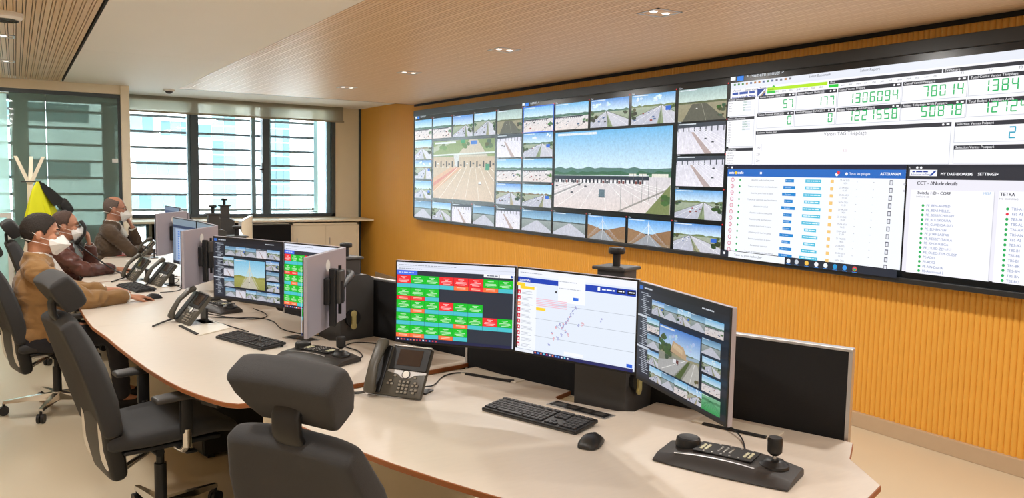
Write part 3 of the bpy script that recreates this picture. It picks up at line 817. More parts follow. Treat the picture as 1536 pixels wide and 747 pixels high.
    def side(zt, zb, title, lines, two=False):
        a.rect(X(4.48), Z(zb), X(4.213), Z(zt), (196, 200, 208)); a.rect(X(4.477), Z(zb) + .003, X(4.216), Z(zt), WHT)
        a.rect(X(4.48), Z(zt) - .022, X(4.213), Z(zt), BAR); a.text(title, X(4.473), Z(zt) - .018, .014, WHT)
        for i, t in enumerate(lines):
            a.text(t, X(4.468), Z(zt) - .042 - i * .019, .011, (110, 110, 120))
            if two and i < 4: a.rect(X(4.33), Z(zt) - .044 - i * .019, X(4.25), Z(zt) - .03 - i * .019, (222, 226, 234)); a.text(two[i % len(two)], X(4.325), Z(zt) - .042 - i * .019, .011, (60, 150, 90))
    side(2.272, 2.135, 'Current Selections', ('Année', 'Jour', 'Mois', 'Date'), ('2021', '27/04', 'avr', '27'))
    side(2.128, 1.905, "Centre d'Exploitation", ('CEA', 'CEB', 'CEC', 'CED', 'CEF', 'CEK', 'CEM', 'CES', 'CET'), ('CCAM', 'RABAT', 'SETTAT', 'FES'))
    side(1.895, 1.770, 'Gare Péage', ('AGADIR', 'Ben Ahmed', 'Berrechid', 'Bouskoura', 'Fès Ouest'))
tile('toll_dashboard', 4.495, 2.02, 1.768, 2.395, dash_top, S_flat)

def dash_incidents(a, w, h):
    X = lambda y: 4.49 - y
    Z = lambda z: z - 1.058
    r = random.Random(6)
    a.rect(0, Z(1.108), w, h, (240, 244, 250)); a.rect(0, Z(1.736), w, h, (34, 38, 60)); a.rect(0, Z(1.680), w, Z(1.736), (34, 104, 190))
    a.text('auto', X(4.475), Z(1.70), .022, WHT, bold=.002); a.disc(X(4.40), Z(1.709), .012, (240, 200, 40)); a.text('trafic', X(4.385), Z(1.70), .022, WHT, bold=.002)
    a.rect(X(4.16), Z(1.70), X(4.142), Z(1.716), WHT); a.disc(X(3.50), Z(1.703), .012, WHT); a.disc(X(3.488), Z(1.715), .012, (230, 60, 70)); a.disc(X(3.425), Z(1.707), .01, WHT)
    a.text('Tous les péages', X(3.405), Z(1.70), .017, WHT); a.text('ASTERANAM', X(3.18), Z(1.70), .018, WHT, bold=.0015)
    a.text('<', .01, Z(1.742), .014, WHT); a.disc(.06, Z(1.749), .008, WHT)
    rows = ('Attention poids lourd en panne', 'Travaux sur autoroute avec basculement', 'Attention poids lourd en panne', 'Travaux sur autoroute avec basculement', 'Attention brouillard',
            'Attention poids lourd en panne', 'Attention poids lourd en panne', 'Attention poids lourd en panne', 'Attention poids lourd en panne', 'Attention poids lourd en panne', 'Déviation sur autoroute', 'Travaux sur autoroute avec basculement')
    for i, t in enumerate(rows):
        z = Z(1.655 - i * .0487)
        c = (200, 70, 110)
        a.disc(X(4.417), z, .0165, c, 16); a.disc(X(4.417), z, .012, (246, 240, 246), 16); a.text('R' if i % 3 else 'i', X(4.421), z - .006, .012, c)
        a.disc(X(4.343), z, .008, (16, 160, 80), 10)
        wd = len(t) * .0071; a.text(t, X(4.125) - wd / 2, z - .005, .0125, (110, 112, 126), sx=.93)
        lw = r.choice((.075, .075, .105, .12)); a.rect(X(3.88) - lw / 2, z - .011, X(3.88) + lw / 2, z + .011, (22, 130, 204)); a.text('En cours', X(3.88) - .033, z - .004, .010, (214, 234, 248))
        lw = r.choice((.1, .13, .15)); a.rect(X(3.68) - lw / 2, z - .011, X(3.68) + lw / 2, z + .011, (70, 186, 218)); a.dashes(X(3.68) - lw / 2 + .01, z - .003, lw - .02, .007, (226, 244, 250), r)
        a.disc(X(3.527), z, .012, (238, 196, 120), 8); a.rect(X(3.54), z - .011, X(3.514), z + .011, (238, 196, 120))
        a.text('%02d-04-2021' % (27 - i // 3), X(3.468), z + .003, .0115, (130, 130, 146)); a.text('1%d:3%d' % (i % 10, (i * 7) % 10), X(3.445), z - .016, .0115, (130, 130, 146))
        a.rect(X(3.34), z - .001, X(3.332), z + .001, (120, 120, 130)); a.rect(X(3.22), z - .001, X(3.212), z + .001, (120, 120, 130))
        a.rect(X(3.105), z - .017, X(3.082), z + .015, (96, 96, 110)); a.rect(X(3.101), z - .013, X(3.086), z + .009, (224, 226, 234))
    a.rect(0, 0, w, Z(1.109), (36, 42, 54)); a.rect(X(4.47), Z(1.078), X(4.452), Z(1.096), WHT); a.rect(X(4.418), 0, X(3.88), Z(1.107), (238, 242, 248))
    a.text('Taper ici pour rechercher', X(4.36), Z(1.075), .018, (96, 100, 112))
    for y, c in ((3.846, (230, 234, 240)), (3.775, (200, 206, 214)), (3.69, (240, 190, 80)), (3.61, (240, 240, 244)), (3.535, (236, 240, 246)), (3.46, (40, 150, 210)), (3.385, (60, 150, 230)), (3.31, (226, 80, 60))):
        a.disc(X(y), Z(1.084), .017, c); a.rect(X(y) - .018, Z(1.061), X(y) + .018, Z(1.064), (70, 150, 240))
    a.disc(X(3.31), Z(1.084), .007, (70, 130, 230)); a.poly([(X(3.327), Z(1.084)), (X(3.31), Z(1.067)), (X(3.293), Z(1.084))], (60, 170, 80))
tile('incident_dashboard', 4.49, 3.012, 1.058, 1.766, dash_incidents, S_flat)

def dash_nodes(a, w, h):
    X = lambda y: 3.0 - y
    Z = lambda z: z - 1.105
    a.rect(0, 0, w, h, (232, 230, 240)); a.rect(0, Z(1.678), w, h, (44, 46, 54)); a.text('<', .005, Z(1.742), .014, WHT); a.disc(.06, Z(1.749), .008, WHT, 8); a.disc(.085, Z(1.749), .008, WHT, 8)
    a.rect(X(2.986), Z(1.698), X(2.812), Z(1.736), (240, 240, 244)); a.poly([(X(2.86), Z(1.70)), (X(2.846), Z(1.70)), (X(2.815), Z(1.731)), (X(2.83), Z(1.731))], (24, 70, 160))
    a.text('Autoroutes du Maroc', X(2.98), Z(1.704), .0105, (30, 60, 150)); a.dashes(X(2.97), Z(1.721), .1, .009, (30, 60, 150), random.Random(1))
    a.text('MY DASHBOARDS', X(2.791), Z(1.703), .017, WHT, bold=.0015); a.poly([(X(2.615), Z(1.714)), (X(2.60), Z(1.714)), (X(2.607), Z(1.706))], WHT)
    a.text('SETTINGS', X(2.565), Z(1.704), .017, WHT, bold=.0015); a.poly([(X(2.46), Z(1.715)), (X(2.445), Z(1.715)), (X(2.452), Z(1.707))], WHT)
    a.text('CCT - //Node details', X(2.926), Z(1.645), .021, (46, 46, 60), bold=.002)
    a.rect(X(2.953), 0, X(2.455), Z(1.614), (244, 244, 250)); a.rect(X(2.43), 0, w, Z(1.618), (244, 244, 250)); a.rect(X(2.455), 0, X(2.45), Z(1.614), (206, 206, 216))
    a.text('Switchs HD - CORE', X(2.909), Z(1.588), .018, (46, 46, 60), bold=.0015); a.text('SWITCHS HD', X(2.909), Z(1.568), .010, (130, 130, 140)); a.text('HELP', X(2.508), Z(1.597), .014, (120, 170, 210))
    names = ('PE_BEN-AHMED', 'PE_BENI-MELLEL', 'PE_BERRECHID-HV', 'PE_BOUSKOURA', 'PE_GUADIDA-SUD', 'PE_ELMENZEH', 'PE_JORF-LASFAR', 'PE_KESBET-TADLA', 'PE_KHOURIBGA', 'PE_OUED-ZEM-EST', 'PE_OUED-ZEM-OUEST', 'PE-AD01', 'PE-AD02', 'PE-AIN-DALIA', 'PE-Anassroud 2')
    for i, t in enumerate(names):
        z = 1.520 - i * .0283
        a.disc(X(2.861), Z(z), .0085, (34, 170, 84), 10); a.text(t, X(2.84), Z(z) - .006, .0145, (96, 120, 170))
    a.text('TETRA', X(2.416), Z(1.592), .019, (46, 46, 60), bold=.0015); a.text('NO GROUPING', X(2.416), Z(1.571), .010, (130, 130, 140))
    for i, t in enumerate('TBS-A1 TBS-A5 TBS-AI TBS-AL TBS-AM TBS-AN TBS-AS TBS-AZ TBS-B1 TBS-BE TBS-BI TBS-BK TBS-BM TBS-BN TBS-BO'.split()):
        z = 1.521 - i * .0285
        a.disc(X(2.368), Z(z), .0085, (226, 50, 70) if i == 1 else (34, 170, 84), 10); a.text(t, X(2.347), Z(z) - .006, .0145, (96, 120, 170))
    a.disc(X(2.985), Z(1.645), .008, (200, 200, 210), 8); a.disc(X(2.985), Z(1.605), .008, (200, 200, 210), 8)
tile('node_dashboard', 3.0, 2.02, 1.105, 1.766, dash_nodes, S_flat)
def side_tile(a, w, h):
    a.rect(0, 0, w, h, (236, 236, 244)); a.rect(0, h - .05, w, h, BAR)
    r = random.Random(9)
    for i in range(16): a.dashes(.06, h - .12 - i * .07, w - .2, .014, (120, 130, 160), r)
tile('spare_dashboard', 2.01, .93, 1.07, 2.395, side_tile, S_flat)

# ------------------------------------------------------------------ control desks
DZ = .745
def desk(label, outline, panels, z=DZ, skip=()):
    cx = sum(p[0] for p in outline) / len(outline); cy = sum(p[1] for p in outline) / len(outline)
    t = thing('control_desk', label, 'desk', (cx, cy, 0), group='control desks in a row')
    L = [(p[0] - cx, p[1] - cy) for p in outline]
    MB().prism(L, z - .021, z).build('desk_top', m_top, t)
    mb = MB(); n = len(L)
    area = sum(L[i][0] * L[(i + 1) % n][1] - L[(i + 1) % n][0] * L[i][1] for i in range(n))
    sg = 1 if area > 0 else -1
    out = []
    for i in range(n):
        a, b, c = Vector(L[i - 1]), Vector(L[i]), Vector(L[(i + 1) % n])
        d1 = (b - a).normalized(); d2 = (c - b).normalized()
        nn = (Vector((d1.y, -d1.x)) + Vector((d2.y, -d2.x))) * sg
        nn = nn.normalized() if nn.length > 1e-4 else Vector((d1.y, -d1.x)) * sg
        out.append((b.x + nn.x * .003, b.y + nn.y * .003))
    for i in range(n):
        if i in skip: continue
        j = (i + 1) % n
        mb.add([(*L[i], z - .0205), (*L[j], z - .0205), (*out[j], z - .019), (*out[i], z - .019), (*L[i], z - .0005), (*L[j], z - .0005), (*out[j], z - .002), (*out[i], z - .002)],
               [(3, 2, 6, 7), (7, 6, 5, 4), (0, 1, 2, 3)])
    mb.build('edge_band', m_edge, t)
    for (x0, y0, x1, y1, z0, z1, nm) in panels:
        a, b = Vector((x0 - cx, y0 - cy, 0)), Vector((x1 - cx, y1 - cy, 0)); d = (b - a)
        MB().box(((a + b) / 2 + Vector((0, 0, (z0 + z1) / 2))), (d.length, .025, z1 - z0), rz=math.atan2(d.y, d.x)).build(nm, m_cream if nm != 'leg_frame' else m_grey, t)
    return t, (cx, cy)
d1o = [(.775, 3.10), (.83, 2.86), (.88, 2.64), (.93, 2.455), (.983, 2.284), (1.05, 2.105), (1.121, 1.934), (1.21, 1.74), (1.31, 1.55), (1.43, 1.36), (1.51, 1.21), (1.56, 1.19), (2.07, 1.375), (2.187, 1.416), (2.31, 1.61), (2.462, 1.707),
       (2.455, 1.74), (2.195, 2.421), (2.029, 2.362), (1.975, 2.395), (1.862, 2.645), (1.872, 2.68), (1.985, 2.73), (1.87, 3.10), (1.835, 3.29)]
dk1, c1 = desk('nearest pale control desk with a big phone and joystick panel', d1o, [(.95, 3.07, 1.80, 3.235, 0, .715, 'end_panel'), (1.85, 3.15, 2.36, 1.80, 0, .715, 'modesty_panel'), (1.72, 1.33, 2.25, 1.56, 0, .715, 'end_panel')])
d2o = [(.715, 3.178), (.675, 3.22), (.645, 3.285), (.609, 3.379), (.565, 3.52), (.529, 3.685), (.488, 3.94), (.456, 4.195), (.422, 4.5), (.393, 4.8), (.35, 5.13),
       (1.44, 5.26), (1.55, 4.72), (1.50, 4.53), (1.40, 4.47), (1.42, 4.18), (1.50, 4.13), (1.68, 4.18), (1.885, 3.50), (1.90, 3.40), (1.78, 3.36), (.77, 3.172)]
dk2, c2 = desk('curved pale control desk with empty chair, second from the viewer', d2o, [(.82, 3.20, 1.80, 3.385, 0, .715, 'end_panel'), (1.80, 3.5, 1.42, 5.1, 0, .715, 'modesty_panel'), (.62, 5.12, 1.36, 5.21, 0, .715, 'end_panel')], skip=(10,))
d3o = [(.35, 5.132), (.335, 5.5), (.33, 5.9), (.335, 6.3), (.36, 6.75), (.40, 7.11), (1.62, 7.40), (1.58, 6.6), (1.36, 6.5), (1.32, 6.15), (1.55, 6.0), (1.44, 5.262)]
dk3, c3 = desk('pale control desk where the man in the tan jacket works', d3o, [(1.45, 5.4, 1.52, 7.3, 0, .715, 'modesty_panel'), (.62, 7.15, 1.5, 7.36, 0, .715, 'end_panel')], skip=(11,))
d4o = [(.41, 7.135), (.45, 7.5), (.52, 7.95), (.60, 8.4), (.73, 9.06), (2.0, 9.25), (1.78, 8.1), (1.60, 8.0), (1.42, 7.78), (1.50, 7.55), (1.66, 7.60), (1.63, 7.425)]
dk4, c4 = desk('pale control desk of the man holding a telephone', d4o, [(1.58, 7.6, 1.9, 9.1, 0, .715, 'modesty_panel'), (.95, 9.05, 1.8, 9.18, 0, .715, 'end_panel')])
d5o = [(.735, 9.085), (.85, 9.6), (1.0, 10.1), (1.2, 10.7), (1.32, 10.98), (2.5, 10.85), (2.35, 10.3), (2.02, 9.28)]
dk5, c5 = desk('farthest pale control desk, with a red folder, beside the windows', d5o, [(1.98, 9.5, 2.35, 10.7, 0, .715, 'modesty_panel'), (1.5, 10.9, 2.3, 10.82, 0, .715, 'end_panel')])
def partition(label, x0, y0, x1, y1, z0=.45, z1=1.07, m=None, core=m_blackmat):
    d = Vector((x1 - x0, y1 - y0, 0)); L = d.length
    t = thing('desk_screen', label, 'desk screen', ((x0 + x1) / 2, (y0 + y1) / 2, z0), math.atan2(d.y, d.x), group='upright screens along the desk backs')
    hgt = z1 - z0
    MB().bx(-L / 2 + .012, L / 2 - .012, -.014, .014, 0, hgt - .01).build('panel', core, t)
    MB().bx(-L / 2, L / 2, -.017, .017, hgt - .012, hgt, bev=.003).bx(-L / 2, -L / 2 + .013, -.017, .017, 0, hgt - .012).bx(L / 2 - .013, L / 2, -.017, .017, 0, hgt - .012).build('edge_trim', m_alu, t)
    return t
partition('black screen with pale edge behind the nearest desk', 1.85, 3.40, 2.492, 1.742)
partition('black screen behind the second desk, left of the colour board monitor', 1.46, 5.15, 1.95, 3.46, z1=1.065)
partition('black screen behind the desk of the tan jacket man', 1.66, 7.35, 1.60, 5.35, z1=1.03)
partition('black screen behind the desk of the telephoning man', 2.08, 9.2, 1.74, 7.45, z1=1.03)
partition('cream screen at the far end of the row near the window', 2.56, 10.56, 2.12, 9.25, z1=1.09, core=m_cream)

# ------------------------------------------------------------------ lifting columns that carry the monitors
def lift(label, x, y, zt, rz, arms=()):
    t = thing('monitor_lift', label, 'monitor lift', (x, y, .55), rz, group='black lifting columns behind the monitors')
    g = zt - .55
    hz0 = min(1.12, zt - .17) - .55
    prof = [(-.10, 0), (.11, 0), (.11, hz0 - .02), (.07, hz0), (-.05, hz0), (-.10, hz0 - .09)]
    mb = MB()
    mb.loft([[Vector((px, sy * .118, pz)) for px, pz in prof] for sy in (-1, 1)])
    mb.build('housing', m_lift, t)
    MB().bx(-.04, .06, -.064, .064, hz0 - .03, g - .085, bev=.006).build('mast', m_lift, t)
    MB().bx(-.062, .075, -.076, .076, g - .088, g - .074, bev=.005).build('cap_plate', m_lift, t)
    MB().cyl((.005, 0, g - .075), (.005, 0, g - .02), .0155, n=18).build('stem', m_black, t, smooth=40)
    MB().lathe([(0, g - .025), (.030, g - .025), (.034, g - .02), (.034, g - .006), (.030, g), (0, g)], 22, Matrix.Translation((.005, 0, 0))).build('knob', m_black, t, smooth=40)
    e = MB().cyl((-.03, -.118, .31), (-.03, -.136, .31), .045, n=22).build('lock_ring', m_black, t, smooth=40)
    MB().lathe([(0, 0), (.017, 0), (.019, .006), (.0, .009)], 16, Matrix.Translation((-.03, -.136, .335)) @ Matrix.Rotation(math.pi / 2, 4, 'X')).lathe([(0, 0), (.017, 0), (.019, .006), (.0, .009)], 16, Matrix.Translation((-.03, -.136, .268)) @ Matrix.Rotation(math.pi / 2, 4, 'X')).bx(-.042, -.018, -.146, -.136, .268, .335).build('lock_plate', m_brass, t, smooth=40)
    R = Matrix.Rotation(-rz, 3, 'Z')
    for (mx, my, mz) in arms:
        q = R @ Vector((mx - x, my - y, 0)); q.z = mz - .55
        MB().tube([(-.02, 0, hz0 + .02), (q.x * .35 - .02, q.y * .5, hz0 + .05), (q.x * .9, q.y * .95, q.z + .03), q], .014).cyl((q.x, q.y, q.z - .05), (q.x, q.y, q.z + .05), .02).build('arm', m_black, t, smooth=60)
    return t

# ------------------------------------------------------------------ monitors
def monitor(label, pl, pr_, fn, z0=.95, z1=1.295, m=None, body=None):
    a, b = Vector((*pl, 0)), Vector((*pr_, 0)); d = b - a; w = d.length; H = z1 - z0
    t = thing('monitor', label, 'monitor', ((a + b) / 2 + Vector((0, 0, z0))), math.atan2(d.y, d.x), group='flat monitors on the control desks')
    MB().box((0, .009, H / 2), (w, .016, H), bev=.003).build('back_shell', body or m_silver, t)
    MB().bx(-w / 2 + .001, w / 2 - .001, -.003, .001, .001, H - .001).build('bezel', m_black, t)
    MB().box((0, .03, H * .5), (.12, .028, .12), bev=.006).box((.03, .05, H * .42), (.03, .03, .26), bev=.005).box((-.03, .062, H * .5), (.012, .012, .22)).build('mount', m_black, t)
    MB().box((-.01, .062, H * .55), (.07, .04, .15), bev=.006).build('mount_box', m_grey, t)
    lg = MB()
    lg.lathe([(.024, 0), (.027, 0), (.027, .0012), (.024, .0012)], 24, Matrix.Translation((0, .0165, H * .82)) @ Matrix.Rotation(-math.pi / 2, 4, 'X'))
    art = []
    cx = .017
    for ch in 'DELL':
        v, f, adv = glyph(ch); k = .013 / .7
        lg.add([(cx - p[0] * k, .0178, H * .82 - .006 + p[1] * k) for p in v], f); cx -= adv * k
    lg.build('logo', m_paper, t)
    A = Art((-w / 2 + .006, -.0032, .012), (1, 0, 0), (0, 0, 1), (0, -1, 0), eps=.00003)
    fn(A, w - .012, H - .019)
    A.build('screen', m or S_flat, t)
    return t

GR, RD, OR, TL = (14, 190, 40), (240, 44, 48), (252, 112, 60), (72, 190, 200)
def scr_board(a, w, h):
    r = random.Random(1)
    a.rect(0, 0, w, h, (44, 50, 62)); a.rect(0, h * .90, w, h, (222, 226, 240)); a.rect(0, h * .945, w, h * .95, (196, 202, 216))
    a.dashes(.01, h * .962, w * .5, .003, (150, 156, 170), r); a.dashes(.01, h * .917, w * .2, .003, (150, 156, 170), r)
    a.rect(0, h * .842, w * .18, h * .898, (70, 110, 232)); a.dashes(.01, h * .865, w * .13, .004, (200, 214, 250), r)
    a.rect(w * .745, h * .865, w * .868, h * .905, (240, 240, 244)); a.rect(w * .875, h * .865, w * .995, h * .905, (240, 240, 244)); a.dashes(w * .77, h * .88, w * .09, .004, (90, 100, 120), r); a.disc(w * .975, h * .885, .005, (40, 80, 170))
    rows = (('RGGRRRGG', 'TTTTORO' + 'T'), ('GGG', 'RRT'), ('GGGRGG', 'TOTTTT'), ('GGGGGGRG', 'TTTTOTTT'), ('GGGGG', 'OOTOT'))
    C = {'R': RD, 'G': GR, 'O': OR, 'T': TL}; cw = w * .99 / 8
    for j, (s1, s2) in enumerate(rows):
        yt = h * (.838 - j * .159)
        for i, (p, q) in enumerate(zip(s1, s2)):
            a.rect(i * cw + .0006, yt - h * .104, (i + 1) * cw - .0006, yt, C[p]); a.rect(i * cw + .0006, yt - h * .157, (i + 1) * cw - .0006, yt - h * .106, C[q])
            for k, ww in enumerate((.4, .2, .7, .75, .5)): a.rect((i + .5 - ww / 2) * cw, yt - h * (.026 + k * .016), (i + .5 + ww / 2) * cw, yt - h * (.020 + k * .016), (206, 240, 206) if p == 'G' else (252, 206, 206))
            if q != 'T':
                for k in (.12, .135): a.rect((i + .2) * cw, yt - h * (k + .006), (i + .8) * cw, yt - h * k, (255, 214, 190))
    a.rect(0, 0, w, h * .035, (30, 34, 70))
    for i in range(13): a.rect(.008 + i * .014, h * .009, .015 + i * .014, h * .026, r.choice([(220, 226, 240), (90, 150, 230), (230, 120, 80), (200, 60, 70)]))
    a.rect(w * .99, 0, w, h * .9, (206, 210, 220))
def scr_map(a, w, h):
    r = random.Random(3)
    a.rect(0, 0, w, h, (222, 230, 242)); a.rect(0, h * .925, w, h, (236, 238, 246)); a.dashes(.01, h * .955, w * .2, .003, (160, 166, 180), r)
    a.rect(0, h * .035, w * .17, h * .8, (236, 240, 246))
    a.rect(0, h * .845, w * .37, h * .905, (26, 64, 176)); a.text('autotrafic', .008, h * .858, .010, (240, 240, 240), bold=.0006)
    a.rect(w * .60, h * .83, w, h * .905, (26, 64, 176)); a.rect(w * .7, h * .85, w * .72, h * .89, (240, 244, 250)); a.dashes(w * .735, h * .862, w * .1, .005, (240, 244, 250), r)
    a.rect(w * .855, h * .848, w * .92, h * .89, (14, 20, 40)); a.rect(w * .935, h * .848, w * .998, h * .89, (14, 20, 40)); a.dashes(w * .865, h * .865, w * .045, .004, (230, 234, 240), r); a.dashes(w * .945, h * .865, w * .045, .004, (230, 234, 240), r)
    a.rect(w * .37, h * .66, w * .60, h * .96, (240, 242, 248)); a.rect(w * .5, h * .70, w * .545, h * .735, (50, 110, 220)); a.dashes(w * .38, h * .9, w * .15, .003, (180, 186, 196), r); a.dashes(w * .38, h * .82, w * .18, .003, (180, 186, 196), r)
    a.rect(0, h * .80, w * .075, h * .838, (246, 206, 50)); a.rect(w * .03, h * .765, w * .16, h * .80, (246, 206, 50)); a.rect(w * .345, h * .76, w * .36, h * .785, (60, 60, 66))
    for i in range(10):
        y = h * (.725 - i * .071); c = (240, 140, 110) if i == 2 else (206, 34, 60)
        a.rect(.004, y - .008, .018, y + .008, c); a.poly([(.007, y - .004), (.015, y - .004), (.011, y + .005)], (250, 240, 240))
        for k in (0, 1, 2): a.rect(.024, y + .003 - k * .005, .024 + r.uniform(.03, .055), y + .0045 - k * .005, (170, 176, 190))
    for i in range(5): a.rect(w * .18, h * (.665 - i * .02), w * .45, h * (.673 - i * .02), (232, 178, 196))
    a.rect(w * .18, h * .53, w * .265, h * .565, (246, 206, 50))
    for y, s_ in ((.62, .5), (.43, 0), (.22, 0)): a.line((w * (.17 + .3 * s_), h * y), (w, h * y), .0009, (130, 136, 150))
    chain = [(.53, .62), (.50, .57), (.485, .52), (.47, .47), (.45, .43), (.43, .40), (.42, .36), (.40, .40), (.37, .37), (.45, .33), (.47, .30), (.41, .28), (.38, .24), (.35, .22), (.56, .43), (.59, .45), (.74, .52), (.33, .30), (.31, .14)]
    for (u, v) in chain:
        for k in range(3):
            q = (w * u + r.uniform(-.004, .004), h * v + r.uniform(-.006, .006)); c = r.choice([(90, 100, 190), (60, 70, 170), (206, 70, 90)])
            a.disc(*q, .0032, c, 7); a.disc(*q, .0018, (236, 238, 248), 7)
    for p, q in zip(chain[:9], chain[1:10]): a.line((w * p[0], h * p[1]), (w * q[0], h * q[1]), .001, (130, 140, 190))
    a.rect(w * .44, h * .055, w * .6, h * .095, (238, 240, 246)); a.rect(w * .95, h * .045, w * .995, h * .085, (30, 90, 210))
    a.rect(0, 0, w, h * .038, (34, 38, 92)); a.rect(0, 0, w * .17, h * .036, (228, 232, 240))
    for i in range(12): a.rect(w * .18 + i * .014, h * .01, w * .18 + .007 + i * .014, h * .028, r.choice([(220, 226, 240), (90, 150, 230), (230, 120, 80), (200, 60, 70), (110, 200, 220)]))
def scr_cctv(seed, main, kinds):
    def f(a, w, h):
        r = random.Random(seed)
        a.rect(0, 0, w, h, (30, 34, 44)); a.rect(0, h * .94, w, h, (24, 26, 34)); a.rect(.004, h * .945, .03, h * .985, (50, 110, 200)); a.dashes(.04, h * .96, .06, .005, (200, 206, 216), r)
        a.rect(0, h * .03, w * .165, h * .93, (38, 44, 58))
        for i in range(44): a.rect(w * (.03 + .03 * (i % 4 != 0)), h * (.91 - i * .0195), w * r.uniform(.09, .155), h * (.917 - i * .0195), (186, 194, 206))
        for v in (.66, .33): a.rect(0, h * v, w * .165, h * (v + .02), (206, 212, 222))
        xs = [.175, .335, .49, .645, .80, .985]; ys = [.03, .20, .375, .545, .715, .89]
        k = 0
        def T(u0, v0, u1, v1, kd):
            cctv(a, w * u0 + .002, h * v0 + .003, w * u1 - .002, h * v1 - .006, kd, seed + int(u0 * 100) + int(v0 * 10))
        for i in range(5):
            T(xs[i], ys[4], xs[i + 1], ys[5], kinds[i % len(kinds)]); T(xs[i], ys[0], xs[i + 1], ys[1], kinds[(i + 2) % len(kinds)] if not (seed == 50 and i == 4) else 'greenfield')
        for j in (1, 2, 3):
            T(xs[0], ys[j], xs[1], ys[j + 1], kinds[(j + 1) % len(kinds)]); T(xs[4], ys[j], xs[5], ys[j + 1], kinds[(j + 3) % len(kinds)])
        T(xs[1] + .005, ys[1] + .01, xs[4] - .005, ys[4] - .02, main)
        a.dashes(w * .8, h * .955, w * .12, .004, (200, 206, 216), r)
    return f
def scr_list(a, w, h):
    r = random.Random(8)
    a.rect(0, 0, w, h, (112, 128, 148)); a.rect(0, h * .86, w, h, (120, 136, 150)); a.rect(0, h * .80, w, h * .86, (44, 60, 90)); a.rect(w * .12, 0, w, h * .78, (150, 168, 196))
    for i in range(12): a.rect(w * .22, h * (.70 - i * .055), w * .3, h * (.725 - i * .055), (54, 110, 190)); a.rect(w * .36, h * (.705 - i * .055), w * .8, h * (.717 - i * .055), (120, 136, 164))
    a.rect(0, 0, w, h * .04, (40, 46, 60))
scr_far = lambda a, w, h: (a.rect(0, 0, w, h, (110, 128, 150)), a.rect(0, h * .8, w, h * .9, (60, 78, 110)), a.rect(w * .1, h * .1, w * .9, h * .75, (140, 158, 190)))
monitor('monitor with a green and red tile board behind the big phone', (1.335, 3.085), (1.683, 2.695), scr_board)
monitor('monitor showing a pale network map, middle of the nearest three', (1.681, 2.684), (1.866, 2.170), scr_map)
monitor('monitor with a camera grid around a motorway view, rightmost on desks', (1.842, 2.140), (1.700, 1.578), scr_cctv(50, 'motorway', ('road', 'dim', 'road', 'dim', 'toll')), m=S_mon)
monitor('monitor with a camera grid around a cable bridge view', (.912, 4.60), (1.155, 4.105), scr_cctv(71, 'bridgebig', ('dim', 'road', 'dim', 'plaza', 'road')), m=S_mon)
monitor('half hidden monitor with green tile board on the second desk', (1.158, 4.10), (1.33, 3.715), scr_board)
monitor('silver-backed monitor turned away on the second desk, nearest of three', (1.325, 3.70), (1.006, 3.287), scr_board, z0=.953, z1=1.298)
monitor('monitor with a blue-grey list, left one on the third desk', (1.0, 6.50), (1.078, 6.0), scr_list)
monitor('monitor with blue-grey window, middle one on the third desk', (1.08, 5.99), (1.10, 5.48), scr_list)
monitor('silver-backed monitor turned away on the third desk', (1.095, 5.46), (.815, 5.03), scr_board)
monitor('distant monitor whose top shows above the silver back near the window', (1.24, 8.52), (1.29, 8.0), scr_far, z1=1.30)
monitor('distant middle monitor on the desk of the man on the telephone', (1.29, 7.98), (1.27, 7.48), scr_far, z1=1.28)
monitor('silver-backed monitor turned away, farthest of the three', (1.25, 7.46), (.955, 7.07), scr_board)
lift('black monitor lift behind the network map monitor', 2.05, 2.53, 1.372, math.radians(21), [(1.58, 2.95, 1.12), (1.84, 2.46, 1.12), (1.86, 1.86, 1.12)])
lift('black monitor lift with pale lock on the second desk', 1.555, 4.30, 1.262, math.radians(11), [(1.08, 4.36, 1.11), (1.30, 3.93, 1.11), (1.22, 3.45, 1.12)])
lift('black monitor lift on the third desk, top just above the monitors', 1.42, 6.32, 1.235, 0.03, [(1.10, 6.26, 1.1), (1.15, 5.74, 1.1), (1.01, 5.2, 1.1)])
lift('black monitor lift on the fourth desk against the window', 1.52, 7.70, 1.336, -.08, [(1.32, 8.26, 1.1), (1.34, 7.73, 1.1), (1.15, 7.22, 1.1)])
lift('black monitor lift farthest away, tallest against the window', 1.97, 9.35, 1.345, -.2)

